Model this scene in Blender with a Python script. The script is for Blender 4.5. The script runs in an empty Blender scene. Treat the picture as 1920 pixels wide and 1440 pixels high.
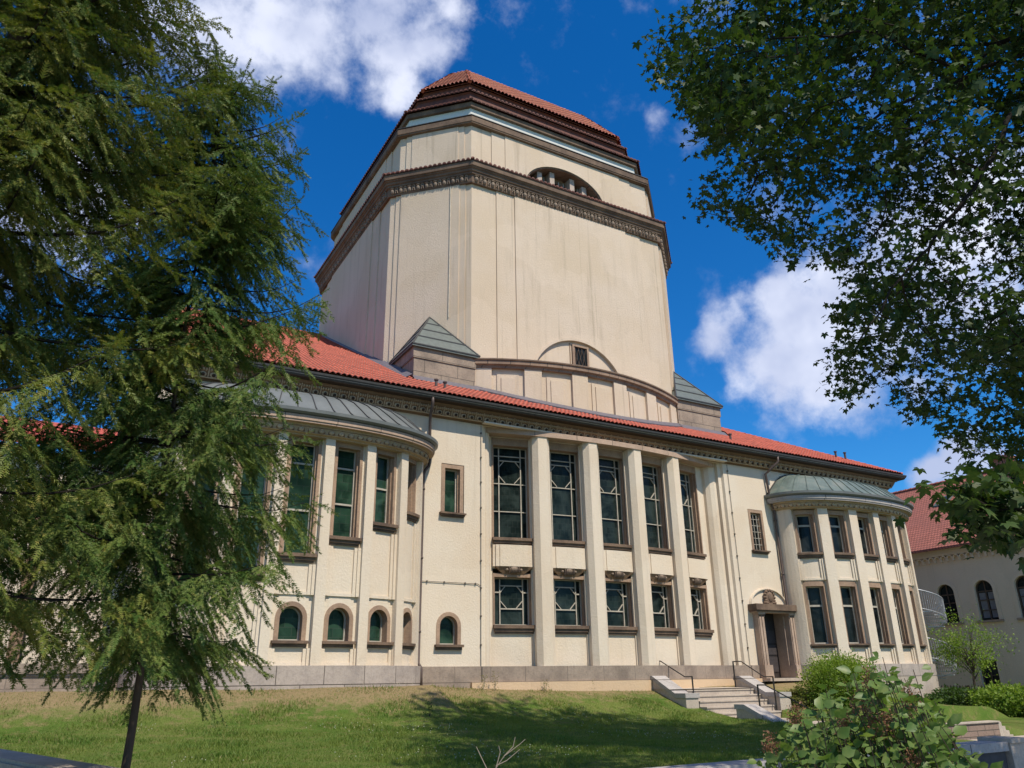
import bpy, math, random
import numpy as np
from math import sin, cos, pi, radians
from mathutils import Matrix, Vector

scene = bpy.context.scene
C = scene.collection
# coordinates: eye of the photographer at the origin, z = 0 is eye level,
# x runs along the long facade, y runs into the building; pavement is 1.75 m below
GZ = -1.75
# ------------------------------------------------------------------ camera
cam_d = bpy.data.cameras.new('camera'); cam = bpy.data.objects.new('camera', cam_d); C.objects.link(cam)
YAW, PITCH, ROLL, FPX = 0.5232675, 0.36572252, -0.01495158, 1458.777
f_ = Vector((sin(YAW)*cos(PITCH), cos(YAW)*cos(PITCH), sin(PITCH)))
r_ = Vector((cos(YAW), -sin(YAW), 0)); u_ = r_.cross(f_)
r2 = r_*cos(ROLL)+u_*sin(ROLL); u2 = -r_*sin(ROLL)+u_*cos(ROLL)
cam.matrix_world = Matrix(((r2.x, u2.x, -f_.x, 0), (r2.y, u2.y, -f_.y, 0), (r2.z, u2.z, -f_.z, 0), (0, 0, 0, 1)))
cam_d.sensor_width = 36; cam_d.lens = 36*FPX/1920
cam_d.clip_start = .1; cam_d.clip_end = 2000
scene.camera = cam
# ------------------------------------------------------------------ light
SUN_EL, SUN_AZ = radians(56), radians(9)        # azimuth measured from -y toward +x
S = Vector((sin(SUN_AZ)*cos(SUN_EL), -cos(SUN_AZ)*cos(SUN_EL), sin(SUN_EL)))
sd = bpy.data.lights.new('sun', 'SUN'); sun = bpy.data.objects.new('sun', sd); C.objects.link(sun)
sd.energy = 4.2; sd.angle = radians(.5); sd.color = (1, .915, .77)
sun.rotation_euler = S.to_track_quat('Z', 'Y').to_euler(); sun.location = (10, -10, 40)
scene.view_settings.view_transform = 'Standard'; scene.view_settings.look = 'None'
scene.view_settings.exposure = 0.32; scene.view_settings.gamma = 1

# ------------------------------------------------------------------ node helpers
class NT:
    def __init__(s, tree): s.t = tree; s.n = tree.nodes; s.l = tree.links
    def new(s, typ, **kw):
        n = s.n.new(typ)
        for k, v in kw.items():
            if k == 'ins':
                for a, b in v.items(): s.set(n, a, b)
            else: setattr(n, k, v)
        return n
    def set(s, n, key, val):
        i = n.inputs[key]
        if isinstance(val, bpy.types.NodeSocket): s.l.new(val, i)
        elif isinstance(val, (tuple, list)) and len(val) == 3 and i.type == 'RGBA': i.default_value = (*val, 1)
        else: i.default_value = val
    def math(s, op, a, b=None, c=None, clamp=False):
        n = s.n.new('ShaderNodeMath'); n.operation = op; n.use_clamp = clamp
        s.set(n, 0, a)
        if b is not None: s.set(n, 1, b)
        if c is not None: s.set(n, 2, c)
        return n.outputs[0]
    def vmath(s, op, a, b=None, out=0):
        n = s.n.new('ShaderNodeVectorMath'); n.operation = op; s.set(n, 0, a)
        if b is not None: s.set(n, 1, b)
        return n.outputs[out]
    def noise(s, vec, scale, detail=4, rough=.55, out=0, dist=0):
        n = s.new('ShaderNodeTexNoise'); s.set(n, 'Vector', vec); n.inputs['Scale'].default_value = scale
        n.inputs['Detail'].default_value = detail; n.inputs['Roughness'].default_value = rough; n.inputs['Distortion'].default_value = dist
        return n.outputs[out]
    def ramp(s, fac, stops):
        n = s.n.new('ShaderNodeValToRGB'); s.set(n, 0, fac); e = n.color_ramp.elements
        while len(e) < len(stops): e.new(.5)
        for el, (p, c) in zip(e, stops): el.position = p; el.color = (*c, 1) if len(c) == 3 else c
        return n.outputs[0]
    def mix(s, fac, a, b, mode='MIX'):
        n = s.n.new('ShaderNodeMix'); n.data_type = 'RGBA'; n.blend_type = mode
        s.set(n, 0, fac)
        for k, v in ((6, a), (7, b)):
            i = n.inputs[k]
            if isinstance(v, bpy.types.NodeSocket): s.l.new(v, i)
            else: i.default_value = (*v, 1)
        return n.outputs[2]
    def smooth(s, x, lo, hi):
        n = s.n.new('ShaderNodeMapRange'); n.interpolation_type = 'SMOOTHSTEP'; s.set(n, 0, x)
        n.inputs[1].default_value = lo; n.inputs[2].default_value = hi
        return n.outputs[0]
# ------------------------------------------------------------------ sky with clouds (by direction)
world = bpy.data.worlds.new('World'); scene.world = world; world.use_nodes = True
w = NT(world.node_tree); w.n.clear()
sky = w.new('ShaderNodeTexSky', sky_type='NISHITA', sun_disc=False)
sky.sun_elevation = SUN_EL; sky.sun_rotation = pi - SUN_AZ
sky.air_density = 1.0; sky.dust_density = .15; sky.ozone_density = 4.0
hs = w.new('ShaderNodeHueSaturation', ins={'Saturation': 1.35, 'Value': 1.15, 'Color': sky.outputs[0]})
dirv = w.vmath('NORMALIZE', w.new('ShaderNodeTexCoord').outputs['Generated'])
sep = w.new('ShaderNodeSeparateXYZ', ins={0: dirv})
wn = w.noise(dirv, 5.5, 3, .5, out=1)
wv = w.vmath('ADD', dirv, w.vmath('SCALE', w.vmath('SUBTRACT', wn, (.5, .5, .5))))
for n_ in w.n:
    if n_.type == 'VECT_MATH' and n_.operation == 'SCALE': n_.inputs['Scale'].default_value = .10
# clouds: centre direction, radius, density
def pdir(px, py):
    v = r2*((px-960)/FPX) + u2*((720-py)/FPX) + f_
    return v.normalized()
CL = [(420, 10, .085, 1.), (500, 30, .085, 1.), (590, 60, .075, 1.), (690, 60, .06, 1.), (730, 120, .05, 1.), (800, 95, .045, .9), (745, 170, .04, .95), (620, -90, .12, 1.), (420, -150, .18, .9), (850, 30, .035, .6), (375, 130, .018, .5), (180, 330, .06, .8), (60, 400, .08, .8),
      (1530, 610, .062, 1.2), (1590, 560, .06, 1.2), (1480, 690, .05, 1.1), (1570, 690, .06, 1.1), (1660, 640, .08, 1.1), (1750, 540, .10, 1.), (1345, 640, .03, .55), (1395, 610, .02, .5), (1840, 450, .10, .9), (1410, 715, .026, .75), (1700, 730, .05, .8),
      (1790, 875, .030, 1.2), (1745, 892, .024, 1.1), (1840, 880, .026, 1.1), (1230, 208, .018, .5), (1085, 140, .010, .4)]
# further clouds outside the photographed part of the sky
for i, (az, el, rr) in enumerate([(70, 30, .2), (110, 22, .25), (150, 35, .22), (200, 20, .3), (250, 32, .25), (300, 25, .25), (330, 50, .2), (180, 60, .15)]):
    a, e = radians(az+30), radians(el); CL.append((Vector((sin(a)*cos(e), cos(a)*cos(e), sin(e))), None, rr, .9))
m = None
for c in CL:
    d = pdir(c[0], c[1]) if c[1] is not None else c[0]
    dist = w.vmath('DISTANCE', wv, tuple(d), out=1)
    k = w.math('MULTIPLY', w.math('SUBTRACT', 1.0, w.math('DIVIDE', dist, c[2]*1.6), clamp=True), c[3])
    m = k if m is None else w.math('SMOOTH_MAX', m, k, .18)
fb = w.noise(dirv, 9, 9, .62)
fb2 = w.noise(dirv, 26, 6, .6)
den = w.math('ADD', w.math('MULTIPLY', m, 1.05), w.math('MULTIPLY', w.math('SUBTRACT', fb, .5), 2.0))
den = w.math('ADD', den, w.math('MULTIPLY', w.math('SUBTRACT', fb2, .5), .55))
gate = w.smooth(m, .03, .22)
alpha = w.math('MULTIPLY', w.smooth(den, .22, .95), gate)
cshade = w.noise(dirv, 7, 4, .5)
ccol = w.mix(w.smooth(cshade, .35, .65), (4.6, 5.2, 7.2), (8.0, 8.4, 9.8))
tint = w.mix(1, hs.outputs[0], (.55, .97, 1.16), 'MULTIPLY')
allc = w.mix(w.math('MULTIPLY', alpha, .93), tint, ccol)
bg = w.new('ShaderNodeBackground', ins={'Color': allc, 'Strength': .092})
w.l.new(bg.outputs[0], w.new('ShaderNodeOutputWorld').inputs[0])

# ------------------------------------------------------------------ materials
MATS = {}
def mat(name, base, rough=.8, spec=.3, metal=0, bump=None, build=None):
    if name in MATS: return MATS[name]
    m = bpy.data.materials.new(name); m.use_nodes = True; t = NT(m.node_tree)
    b = t.n['Principled BSDF']
    b.inputs['Roughness'].default_value = rough; b.inputs['Specular IOR Level'].default_value = spec; b.inputs['Metallic'].default_value = metal
    co = t.new('ShaderNodeTexCoord').outputs['Object']
    if build: build(t, b, co)
    else:
        n = t.noise(co, 6, 4); lo = tuple(c*.82 for c in base); hi = tuple(min(1, c*1.15) for c in base)
        t.set(b, 'Base Color', t.ramp(n, [(.3, lo), (.7, hi)]))
    MATS[name] = m
    return m
def addbump(t, b, h, strength=.3, dist=.02):
    n = t.new('ShaderNodeBump', ins={'Height': h, 'Strength': strength, 'Distance': dist}); t.l.new(n.outputs[0], b.inputs['Normal'])
def flatvec(t, co):      # wall-plane coordinates (along, up)
    s_ = t.new('ShaderNodeSeparateXYZ', ins={0: co})
    a = t.math('ADD', s_.outputs[0], t.math('MULTIPLY', s_.outputs[1], .9))
    return t.new('ShaderNodeCombineXYZ', ins={0: a, 1: s_.outputs[2]}).outputs[0], s_
def plaster(base, warm, dirt=.35):
    def f(t, b, co):
        st = t.vmath('MULTIPLY', co, (1.1, 1.1, .12))
        big = t.noise(co, .35, 5, .6); streak = t.noise(st, 2.2, 5, .6); fine = t.noise(co, 9, 5, .7)
        c = t.mix(t.smooth(big, .3, .7), base, warm)
        c = t.mix(t.math('MULTIPLY', t.smooth(streak, .5, .8), dirt), c, tuple(x*.72 for x in warm))
        c = t.mix(t.math('MULTIPLY', t.smooth(fine, .45, .8), .28), c, tuple(x*.8 for x in base))
        run = t.noise(t.vmath('MULTIPLY', co, (3.2, 3.2, .06)), 1.6, 3, .5)      # rain streaks and blotchy repairs
        c = t.mix(t.math('MULTIPLY', t.smooth(run, .60, .74), dirt*.8), c, tuple(x*.62 for x in warm))
        pat = t.new('ShaderNodeTexVoronoi', ins={'Vector': t.vmath('ADD', co, t.vmath('MULTIPLY', t.noise(co, .8, 3, .5, out=1), (1.6, 1.6, 1.6))), 'Scale': .32})
        c = t.mix(t.math('MULTIPLY', t.smooth(t.new('ShaderNodeSeparateColor', ins={0: pat.outputs['Color']}).outputs[0], .55, .6), .22), c, tuple(min(1, x*1.12) for x in base))
        t.set(b, 'Base Color', c)
        addbump(t, b, t.math('ADD', t.noise(co, 14, 5, .7), t.math('MULTIPLY', t.noise(co, 55, 3, .7), .5)), .55, .03)
    return f
M_PL = lambda: mat('cream_plaster', 0, .93, .1, build=plaster((.69, .595, .475), (.655, .535, .40)))
M_PT = lambda: mat('tower_plaster', 0, .93, .1, build=plaster((.64, .52, .405), (.60, .475, .345), .6))
M_PW = lambda: mat('white_plaster', 0, .93, .1, build=plaster((.70, .68, .62), (.64, .62, .56), .2))
M_PG = lambda: mat('neighbour_plaster', 0, .93, .1, build=plaster((.70, .53, .385), (.66, .50, .36), .25))
def stone(base, dark, bw=0, bh=0, blot=.5, joint=(.10, .085, .07)):
    def f(t, b, co):
        fv, s_ = flatvec(t, co)
        n = t.noise(co, 1.1, 6, .65); n2 = t.noise(co, 16, 5, .7); st = t.noise(t.vmath('MULTIPLY', co, (1, 1, .15)), 3.5, 4, .6)
        c = t.mix(t.math('MULTIPLY', t.smooth(n, .38, .68), blot), base, dark)
        c = t.mix(t.math('MULTIPLY', t.smooth(st, .48, .75), .5*blot), c, dark)
        c = t.mix(t.math('MULTIPLY', t.smooth(n2, .4, .75), .35), c, tuple(x*.6 for x in dark))
        h = n2
        if bw:
            br = t.new('ShaderNodeTexBrick', ins={'Vector': fv, 'Scale': 1.0, 'Mortar Size': .012, 'Mortar Smooth': .2, 'Brick Width': bw, 'Row Height': bh, 'Color1': (1, 1, 1), 'Color2': (.86, .86, .86), 'Mortar': (0, 0, 0)})
            br.offset = .5
            c = t.mix(.55, c, t.mix(1, c, br.outputs[0], 'MULTIPLY'))
            c = t.mix(br.outputs['Fac'], c, joint)
            h = t.math('SUBTRACT', n2, t.math('MULTIPLY', br.outputs['Fac'], 1.5))
        t.set(b, 'Base Color', c); addbump(t, b, h, .5, .02)
    return f
M_PLINTH = lambda: mat('grey_granite', 0, .85, .2, build=stone((.36, .285, .225), (.185, .145, .12), 1.35, 3.0, .7, (.2, .16, .13)))
M_PLLT = lambda: mat('pale_granite', 0, .85, .2, build=stone((.47, .395, .34), (.26, .22, .20), 1.35, 3.0, .55))
M_SAND = lambda: mat('red_sandstone', 0, .85, .2, build=stone((.36, .245, .175), (.17, .115, .085), .55, .4, .55))
M_FRAME = lambda: mat('window_sandstone', 0, .85, .2, build=stone((.40, .275, .19), (.20, .135, .10), 0, 0, .6))
M_DARK = lambda: mat('weathered_sandstone', 0, .85, .2, build=stone((.215, .145, .10), (.075, .052, .042), 0, 0, .7))
M_BLOCK = lambda: mat('block_sandstone', 0, .85, .2, build=stone((.38, .295, .225), (.15, .12, .10), 1.5, .62, .6))
M_ORN = lambda: mat('ochre_stone', 0, .85, .2, build=stone((.50, .375, .245), (.29, .21, .135), 0, 0, .45))
M_FASC = lambda: mat('pink_stone', 0, .85, .2, build=stone((.50, .36, .27), (.32, .23, .17), 1.6, 2.0, .5))
M_STEP = lambda: mat('step_stone', 0, .85, .2, build=stone((.50, .42, .34), (.26, .21, .18), 0, 0, .4))
M_GREY = lambda: mat('grey_granite_cap', 0, .8, .25, build=stone((.44, .40, .37), (.24, .215, .205), 1.9, 3, .35))
M_WALLY = lambda: mat('ochre_base', 0, .9, .1, build=plaster((.62, .45, .29), (.58, .42, .28), .3))
def tile(base, dark, w=0):
    def f(t, b, co):
        n = t.noise(co, .8, 3); v = t.new('ShaderNodeTexVoronoi', ins={'Vector': t.vmath('MULTIPLY', co, (4.6, 3.2, 1.2)), 'Scale': 1.0})
        c = t.mix(t.math('MULTIPLY', t.new('ShaderNodeSeparateColor', ins={0: v.outputs['Color']}).outputs[0], .85), base, dark)
        c = t.mix(t.math('MULTIPLY', t.smooth(n, .45, .75), .4), c, dark)
        c = t.mix(t.math('MULTIPLY', t.smooth(t.noise(co, 2.6, 5, .7), .58, .72), .45), c, (.20, .12, .075))
        c = t.mix(t.math('MULTIPLY', t.smooth(t.noise(co, 30, 3), .5, .8), .3), c, tuple(x*.55 for x in dark))
        at = t.new('ShaderNodeAttribute', attribute_name='joint')      # grime and course-step shadow, painted dark along the tile joints
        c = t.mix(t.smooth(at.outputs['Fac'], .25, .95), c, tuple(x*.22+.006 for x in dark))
        t.set(b, 'Base Color', c)
    return f
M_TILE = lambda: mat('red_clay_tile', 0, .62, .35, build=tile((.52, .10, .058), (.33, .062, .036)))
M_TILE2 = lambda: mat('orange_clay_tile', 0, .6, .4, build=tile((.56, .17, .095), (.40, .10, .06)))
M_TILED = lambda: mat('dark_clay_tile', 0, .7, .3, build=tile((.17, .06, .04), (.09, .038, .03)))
def shingle(t, b, co):
    s_ = t.new('ShaderNodeSeparateXYZ', ins={0: co})
    v = t.new('ShaderNodeCombineXYZ', ins={0: s_.outputs[1], 1: s_.outputs[2]}).outputs[0]
    br = t.new('ShaderNodeTexBrick', ins={'Vector': v, 'Scale': 1, 'Mortar Size': .018, 'Brick Width': .19, 'Row Height': .17, 'Color1': (.42, .155, .115), 'Color2': (.34, .125, .09), 'Mortar': (.10, .04, .032)})
    c = t.mix(t.math('MULTIPLY', t.smooth(t.noise(co, .9, 4), .4, .7), .4), br.outputs[0], (.24, .10, .08))
    t.set(b, 'Base Color', c); addbump(t, b, br.outputs['Fac'], -.6, .02)
M_SHING = lambda: mat('plain_clay_tile', 0, .8, .2, build=shingle)
def copper(t, b, co):
    n = t.noise(co, 1.4, 5, .6, dist=.6); n2 = t.noise(t.vmath('MULTIPLY', co, (3, 3, .5)), 4, 4)
    c = t.ramp(n, [(.3, (.075, .10, .088)), (.52, (.12, .155, .135)), (.72, (.19, .20, .165))])
    c = t.mix(t.math('MULTIPLY', t.smooth(n2, .5, .75), .4), c, (.14, .13, .11)); t.set(b, 'Base Color', c)
M_COP = lambda: mat('green_copper', 0, .5, .4, build=copper)
def zinc(t, b, co):
    n = t.noise(co, 1.2, 4); t.set(b, 'Base Color', t.ramp(n, [(.3, (.12, .13, .125)), (.7, (.17, .18, .175))]))
M_ZINC = lambda: mat('grey_sheet_metal', 0, .45, .4, build=zinc)
M_GUT = lambda: mat('dark_gutter', (.05, .048, .045), .5, .4)
M_PIPE = lambda: mat('brown_pipe', (.10, .07, .06), .5, .4)
M_FLASH = lambda: mat('lead_flashing', (.13, .115, .13), .55, .4)
M_WIRE = lambda: mat('wire', (.12, .10, .08), .6, .3)
M_IRON = lambda: mat('black_iron', (.025, .022, .02), .5, .4)
M_CARV = lambda: mat('grey_carving', 0, .85, .2, build=stone((.31, .235, .175), (.15, .11, .085), 0, 0, .5))
M_PORT = lambda: mat('portal_stone', 0, .85, .2, build=stone((.47, .345, .26), (.27, .195, .15), 0, 0, .5))
M_SOFF = lambda: mat('dark_eaves_wood_shade', (.055, .038, .028), .8, .1)
M_PYR = lambda: mat('dark_sheet_metal', (.12, .135, .12), .5, .4)
M_OCH = lambda: mat('brown_stone', 0, .85, .2, build=stone((.27, .17, .10), (.15, .095, .06), 0, 0, .5))
M_STEEL = lambda: mat('galvanised_steel', (.42, .43, .45), .45, .5, .3)
def leaded(dark, line, bw, bh):
    def f(t, b, co):
        fv, _ = flatvec(t, co)
        br = t.new('ShaderNodeTexBrick', ins={'Vector': fv, 'Scale': 1, 'Mortar Size': .006, 'Brick Width': bw, 'Row Height': bh, 'Color1': dark, 'Color2': tuple(x*1.9+.002 for x in dark), 'Mortar': line})
        c = t.mix(t.smooth(t.noise(co, 1.3, 3), .35, .7), br.outputs[0], t.mix(1, br.outputs[0], (.35, .42, .42), 'MULTIPLY'))
        c = t.mix(t.math('MULTIPLY', t.smooth(t.noise(co, .75, 4, .6, dist=1.2), .48, .68), .75), c, tuple(x*2.4+.012 for x in dark))  # paler patches put reflections into the glass colour
        t.set(b, 'Base Color', c); t.set(b, 'Roughness', t.math('ADD', .12, t.math('MULTIPLY', t.noise(co, 5, 2), .2)))
        addbump(t, b, t.noise(co, 2.5, 2), .25, .05)
    return f
M_GLASS = lambda: mat('green_leaded_glass', 0, .2, .14, build=leaded((.014, .034, .02), (.05, .065, .05), .42, .26))
M_GLASSD = lambda: mat('dark_leaded_glass', 0, .2, .14, build=leaded((.010, .016, .014), (.035, .042, .038), .16, .24))
M_GLASSK = lambda: mat('dark_glass', 0, .15, .16, build=leaded((.010, .013, .013), (.02, .022, .022), .5, .6))
M_MULL = lambda: mat('cream_glazing_bar', (.44, .395, .325), .6, .3)
M_WOODB = lambda: mat('brown_window_wood', (.10, .065, .045), .6, .3)
M_DOOR = lambda: mat('dark_door', (.035, .028, .026), .5, .4)
M_GRILLE = lambda: mat('grey_grille', (.30, .29, .27), .5, .5)
M_BARK = lambda: mat('bark', (.075, .055, .04), .95, .1)
M_BARKD = lambda: mat('dark_bark', (.022, .018, .014), .95, .1)
M_WOOD = lambda: mat('fence_wood', (.16, .11, .08), .85, .15)
M_TWIG = lambda: mat('dry_twig', (.32, .26, .19), .9, .1)
M_STUC = lambda: mat('chimney_brick', 0, .9, .1, build=stone((.42, .16, .10), (.22, .09, .06), .24, .08, .4, (.3, .25, .2)))
M_CONC = lambda: mat('concrete', (.36, .34, .31), .9, .1)

def leafmat(name, c1, c2, c3, trans=.35, scale=1.5, rough=.55):
    def f(t, b, co):
        n = t.noise(co, scale, 3); n2 = t.noise(co, 23, 2)
        c = t.mix(t.smooth(n, .35, .65), c1, c2)
        c = t.mix(t.math('MULTIPLY', t.smooth(n2, .5, .72), .7), c, c3)
        t.set(b, 'Base Color', c)
        tr = t.new('ShaderNodeBsdfTranslucent', ins={'Color': t.mix(1, c, (1.5, 1.6, .7), 'MULTIPLY')})
        ms = t.new('ShaderNodeMixShader', ins={0: trans, 1: b.outputs[0], 2: tr.outputs[0]})
        t.l.new(ms.outputs[0], t.n['Material Output'].inputs[0])
    return mat(name, 0, rough, .25, build=f)

# ------------------------------------------------------------------ object helpers
def tag(o, label=None, cat=None, group=None, kind=None):
    if label: o['label'] = label
    if cat: o['category'] = cat
    if group: o['group'] = group
    if kind: o['kind'] = kind
    return o
WPOS = {}
def thing(name, label, cat, loc=(0, 0, 0), group=None):
    o = bpy.data.objects.new(name, None); C.objects.link(o); o.location = loc; o.empty_display_size = .3
    WPOS[o.name] = Vector(loc)
    return tag(o, label, cat, group)
def link(name, me, m, parent=None, label=None):
    if m is not None and len(me.materials) == 0: me.materials.append(m)
    o = bpy.data.objects.new(name, me); C.objects.link(o)
    if parent is not None:
        o.parent = parent
        if parent.type == 'EMPTY': o.location = -WPOS[parent.name]      # vertices stay in world coordinates
    if label: o['label'] = label
    return o
class MB:
    def __init__(s): s.v = []; s.f = []
    def add(s, vs, fs):
        k = len(s.v); s.v += [tuple(v) for v in vs]; s.f += [tuple(i+k for i in f) for f in fs]; return s
    def hexa(s, p):     # 8 points: bottom 4 (ccw), top 4
        return s.add(p, [(3, 2, 1, 0), (4, 5, 6, 7), (0, 1, 5, 4), (1, 2, 6, 5), (2, 3, 7, 6), (3, 0, 4, 7)])
    def box(s, x0, x1, y0, y1, z0, z1):
        return s.hexa([(x0, y0, z0), (x1, y0, z0), (x1, y1, z0), (x0, y1, z0), (x0, y0, z1), (x1, y0, z1), (x1, y1, z1), (x0, y1, z1)])
    def prism(s, pts, z0, z1):   # vertical prism over plan polygon
        n = len(pts)
        return s.add([(x, y, z0) for x, y in pts]+[(x, y, z1) for x, y in pts],
                     [tuple(range(n))[::-1], tuple(range(n, 2*n))]+[(i, (i+1) % n, n+(i+1) % n, n+i) for i in range(n)])
    def loft(s, rings, closed=True, caps=False):
        n = len(rings[0]); k = len(s.v); s.v += [tuple(p) for r in rings for p in r]
        for a in range(len(rings)-1):
            for i in range(n if closed else n-1):
                j = (i+1) % n; s.f.append((k+a*n+i, k+a*n+j, k+(a+1)*n+j, k+(a+1)*n+i))
        if caps: s.f.append(tuple(k+i for i in range(n))[::-1]); s.f.append(tuple(k+(len(rings)-1)*n+i for i in range(n)))
        return s
    def tube(s, pts, r, n=6, r1=None, caps=True):
        P = [Vector(p) for p in pts]; rs = []
        for i, p in enumerate(P):
            d = (P[min(i+1, len(P)-1)]-P[max(i-1, 0)]).normalized()
            a = d.orthogonal().normalized() if i == 0 else (a_-d*a_.dot(d)).normalized()
            a_ = a; b = d.cross(a)
            rr = r if r1 is None else r+(r1-r)*i/max(1, len(P)-1)
            if isinstance(r, (list, tuple)): rr = r[i]
            rs.append([p+a*cos(2*pi*k/n)*rr+b*sin(2*pi*k/n)*rr for k in range(n)])
        return s.loft(rs, True, caps)
    def build(s, name, m, parent=None, label=None, smooth=False):
        me = bpy.data.meshes.new(name); me.from_pydata(s.v, [], s.f)
        if smooth:
            me.polygons.foreach_set('use_smooth', [True]*len(me.polygons))
        me.update()
        return link(name, me, m, parent, label)
def fast_mesh(name, V, F, m, parent=None, label=None, smooth=False):
    """V (n,3) array, F (k,q) int array with q = 3 or 4"""
    me = bpy.data.meshes.new(name); q = F.shape[1]
    me.vertices.add(len(V)); me.vertices.foreach_set('co', np.asarray(V, np.float32).ravel())
    me.loops.add(F.size); me.loops.foreach_set('vertex_index', np.asarray(F, np.int32).ravel())
    me.polygons.add(len(F)); me.polygons.foreach_set('loop_start', np.arange(len(F), dtype=np.int32)*q)
    if smooth: me.polygons.foreach_set('use_smooth', np.ones(len(F), bool))
    me.update(calc_edges=True)
    return link(name, me, m, parent, label)

# ------------------------------------------------------------------ wall surfaces: (u along, z up, off outward)
class Surf:
    def __init__(s, pts, seglen=None):
        s.p = np.array(pts, float); d = np.diff(s.p, axis=0); s.L = np.r_[0, np.cumsum(np.hypot(d[:, 0], d[:, 1]))]
        s.T = s.L[-1]; s.seg = seglen
    def xy(s, u, off=0):
        x = np.interp(u, s.L, s.p[:, 0]); y = np.interp(u, s.L, s.p[:, 1])
        e = .12 if s.seg else 1e-3
        a, b = max(0, u-e), min(s.T, u+e)
        dx = np.interp(b, s.L, s.p[:, 0])-np.interp(a, s.L, s.p[:, 0]); dy = np.interp(b, s.L, s.p[:, 1])-np.interp(a, s.L, s.p[:, 1])
        n = math.hypot(dx, dy)
        return (float(x+dy/n*off), float(y-dx/n*off))
    def cuts(s, u0, u1):
        n = max(1, int(math.ceil((u1-u0)/s.seg))) if s.seg else 1
        return [u0+(u1-u0)*i/n for i in range(n+1)]
    def box(s, mb, u0, u1, z0, z1, o0, o1):     # curved box between offsets o0 (inner) and o1 (outer)
        rs = []
        for u in s.cuts(u0, u1):
            a, b = s.xy(u, o0), s.xy(u, o1); rs.append([(*a, z0), (*b, z0), (*b, z1), (*a, z1)])
        return mb.loft(rs, True, True)
    def prof(s, mb, u0, u1, pr, caps=False):    # sweep open profile [(off, z)]
        rs = [[(*s.xy(u, o), z) for o, z in pr] for u in s.cuts(u0, u1)]
        mb.loft(rs, False)
        return mb
    def quad(s, mb, u0, u1, z0, z1, off=0):
        cs = s.cuts(u0, u1)
        return mb.loft([[(*s.xy(u, off), z0), (*s.xy(u, off), z1)] for u in cs], False)
    def wall(s, mb, u0, u1, z0, z1, holes, off=0):
        us = sorted({u0, u1, *[h[0] for h in holes], *[h[1] for h in holes]}); zs = sorted({z0, z1, *[h[2] for h in holes], *[h[3] for h in holes]})
        for a, b in zip(us, us[1:]):
            for c, d in zip(zs, zs[1:]):
                mu, mz = (a+b)/2, (c+d)/2
                if not any(h[0] < mu < h[1] and h[2] < mz < h[3] for h in holes): s.quad(mb, a, b, c, d, off)
        return mb
    def archfill(s, mb, uc, r, zs, off=0, rz=None, n=12):   # fill between half arc and its bounding rectangle
        rz = rz or r
        for i in range(n):
            a, b = pi*i/n, pi*(i+1)/n
            ua, ub = uc-r*cos(a), uc-r*cos(b)
            mb.add([(*s.xy(ua, off), zs+rz*sin(a)), (*s.xy(ub, off), zs+rz*sin(b)), (*s.xy(ub, off), zs+rz), (*s.xy(ua, off), zs+rz)], [(0, 1, 2, 3)])
        return mb
    def archring(s, mb, uc, r0, r1, zs, o0, o1, n=14, k=1.0):
        rs = []
        for i in range(n+1):
            a = pi*i/n; c, d = cos(a), sin(a)
            rs.append([(*s.xy(uc-r0*c, o0), zs+r0*d*k), (*s.xy(uc-r0*c, o1), zs+r0*d*k), (*s.xy(uc-r1*c, o1), zs+r1*d*k), (*s.xy(uc-r1*c, o0), zs+r1*d*k)])
        return mb.loft(rs, True, True)
    def archpane(s, mb, uc, r, z0, zs, off, n=14):
        pts = [(uc-r, z0)]+[(uc-r*cos(pi*i/n), zs+r*sin(pi*i/n)) for i in range(n+1)]+[(uc+r, z0)]
        return mb.add([(*s.xy(u, off), z) for u, z in pts], [tuple(range(len(pts)))[::-1]])
    def bar(s, mb, p, q, wd, o0, o1):           # straight bar between (u,z) points
        d = Vector((q[0]-p[0], q[1]-p[1])).normalized(); n = Vector((-d.y, d.x))*wd/2
        c = [(p[0]+n.x, p[1]+n.y), (p[0]-n.x, p[1]-n.y), (q[0]-n.x, q[1]-n.y), (q[0]+n.x, q[1]+n.y)]
        return mb.hexa([(*s.xy(u, o0), z) for u, z in c]+[(*s.xy(u, o1), z) for u, z in c])
def dome(mb, c, rx, ry, rz, ax=(1, 0), n=10, m=4, front=True, turn=0):
    """half ellipsoid bulging along the outward direction; ax = wall direction in plan"""
    A = Vector((ax[0], ax[1], 0)).normalized(); O = Vector((A.y, -A.x, 0)); c = Vector(c)
    rs = []
    for j in range(m+1):
        ph = pi/2*j/m
        rs.append([c+A*(rx*cos(ph)*cos(2*pi*i/n))+Vector((0, 0, 1))*(rz*cos(ph)*sin(2*pi*i/n))+O*(ry*sin(ph)) for i in range(n)])
    return mb.loft(rs, True)

# ================================================================== THE BUILDING
B = thing('domed_building', 'large cream synagogue with stepped octagonal tower and red tiled roofs', 'building', (19.4, 25, 0))
def P(mb, name, m, parent=None, label=None, smooth=False): return mb.build(name, m, parent or B, label, smooth)
XL, XR, YF = 1.8, 37.07, 25.0
F = Surf([(0, YF), (45, YF)])                  # flat front, u = x
RL, RR = 13.1, 25.37                            # central recess
ZP, ZT = .51, 9.2                               # plinth top, wall top
# central bowed window wall
XB = 19.2
arc = Surf([(XB+x, 25.66-.72*(1-(x/5.6)**2)) for x in np.linspace(-5.9, 5.9, 60)], .25)
def au(x): return float(np.interp(x, arc.p[:, 0], arc.L))
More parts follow.
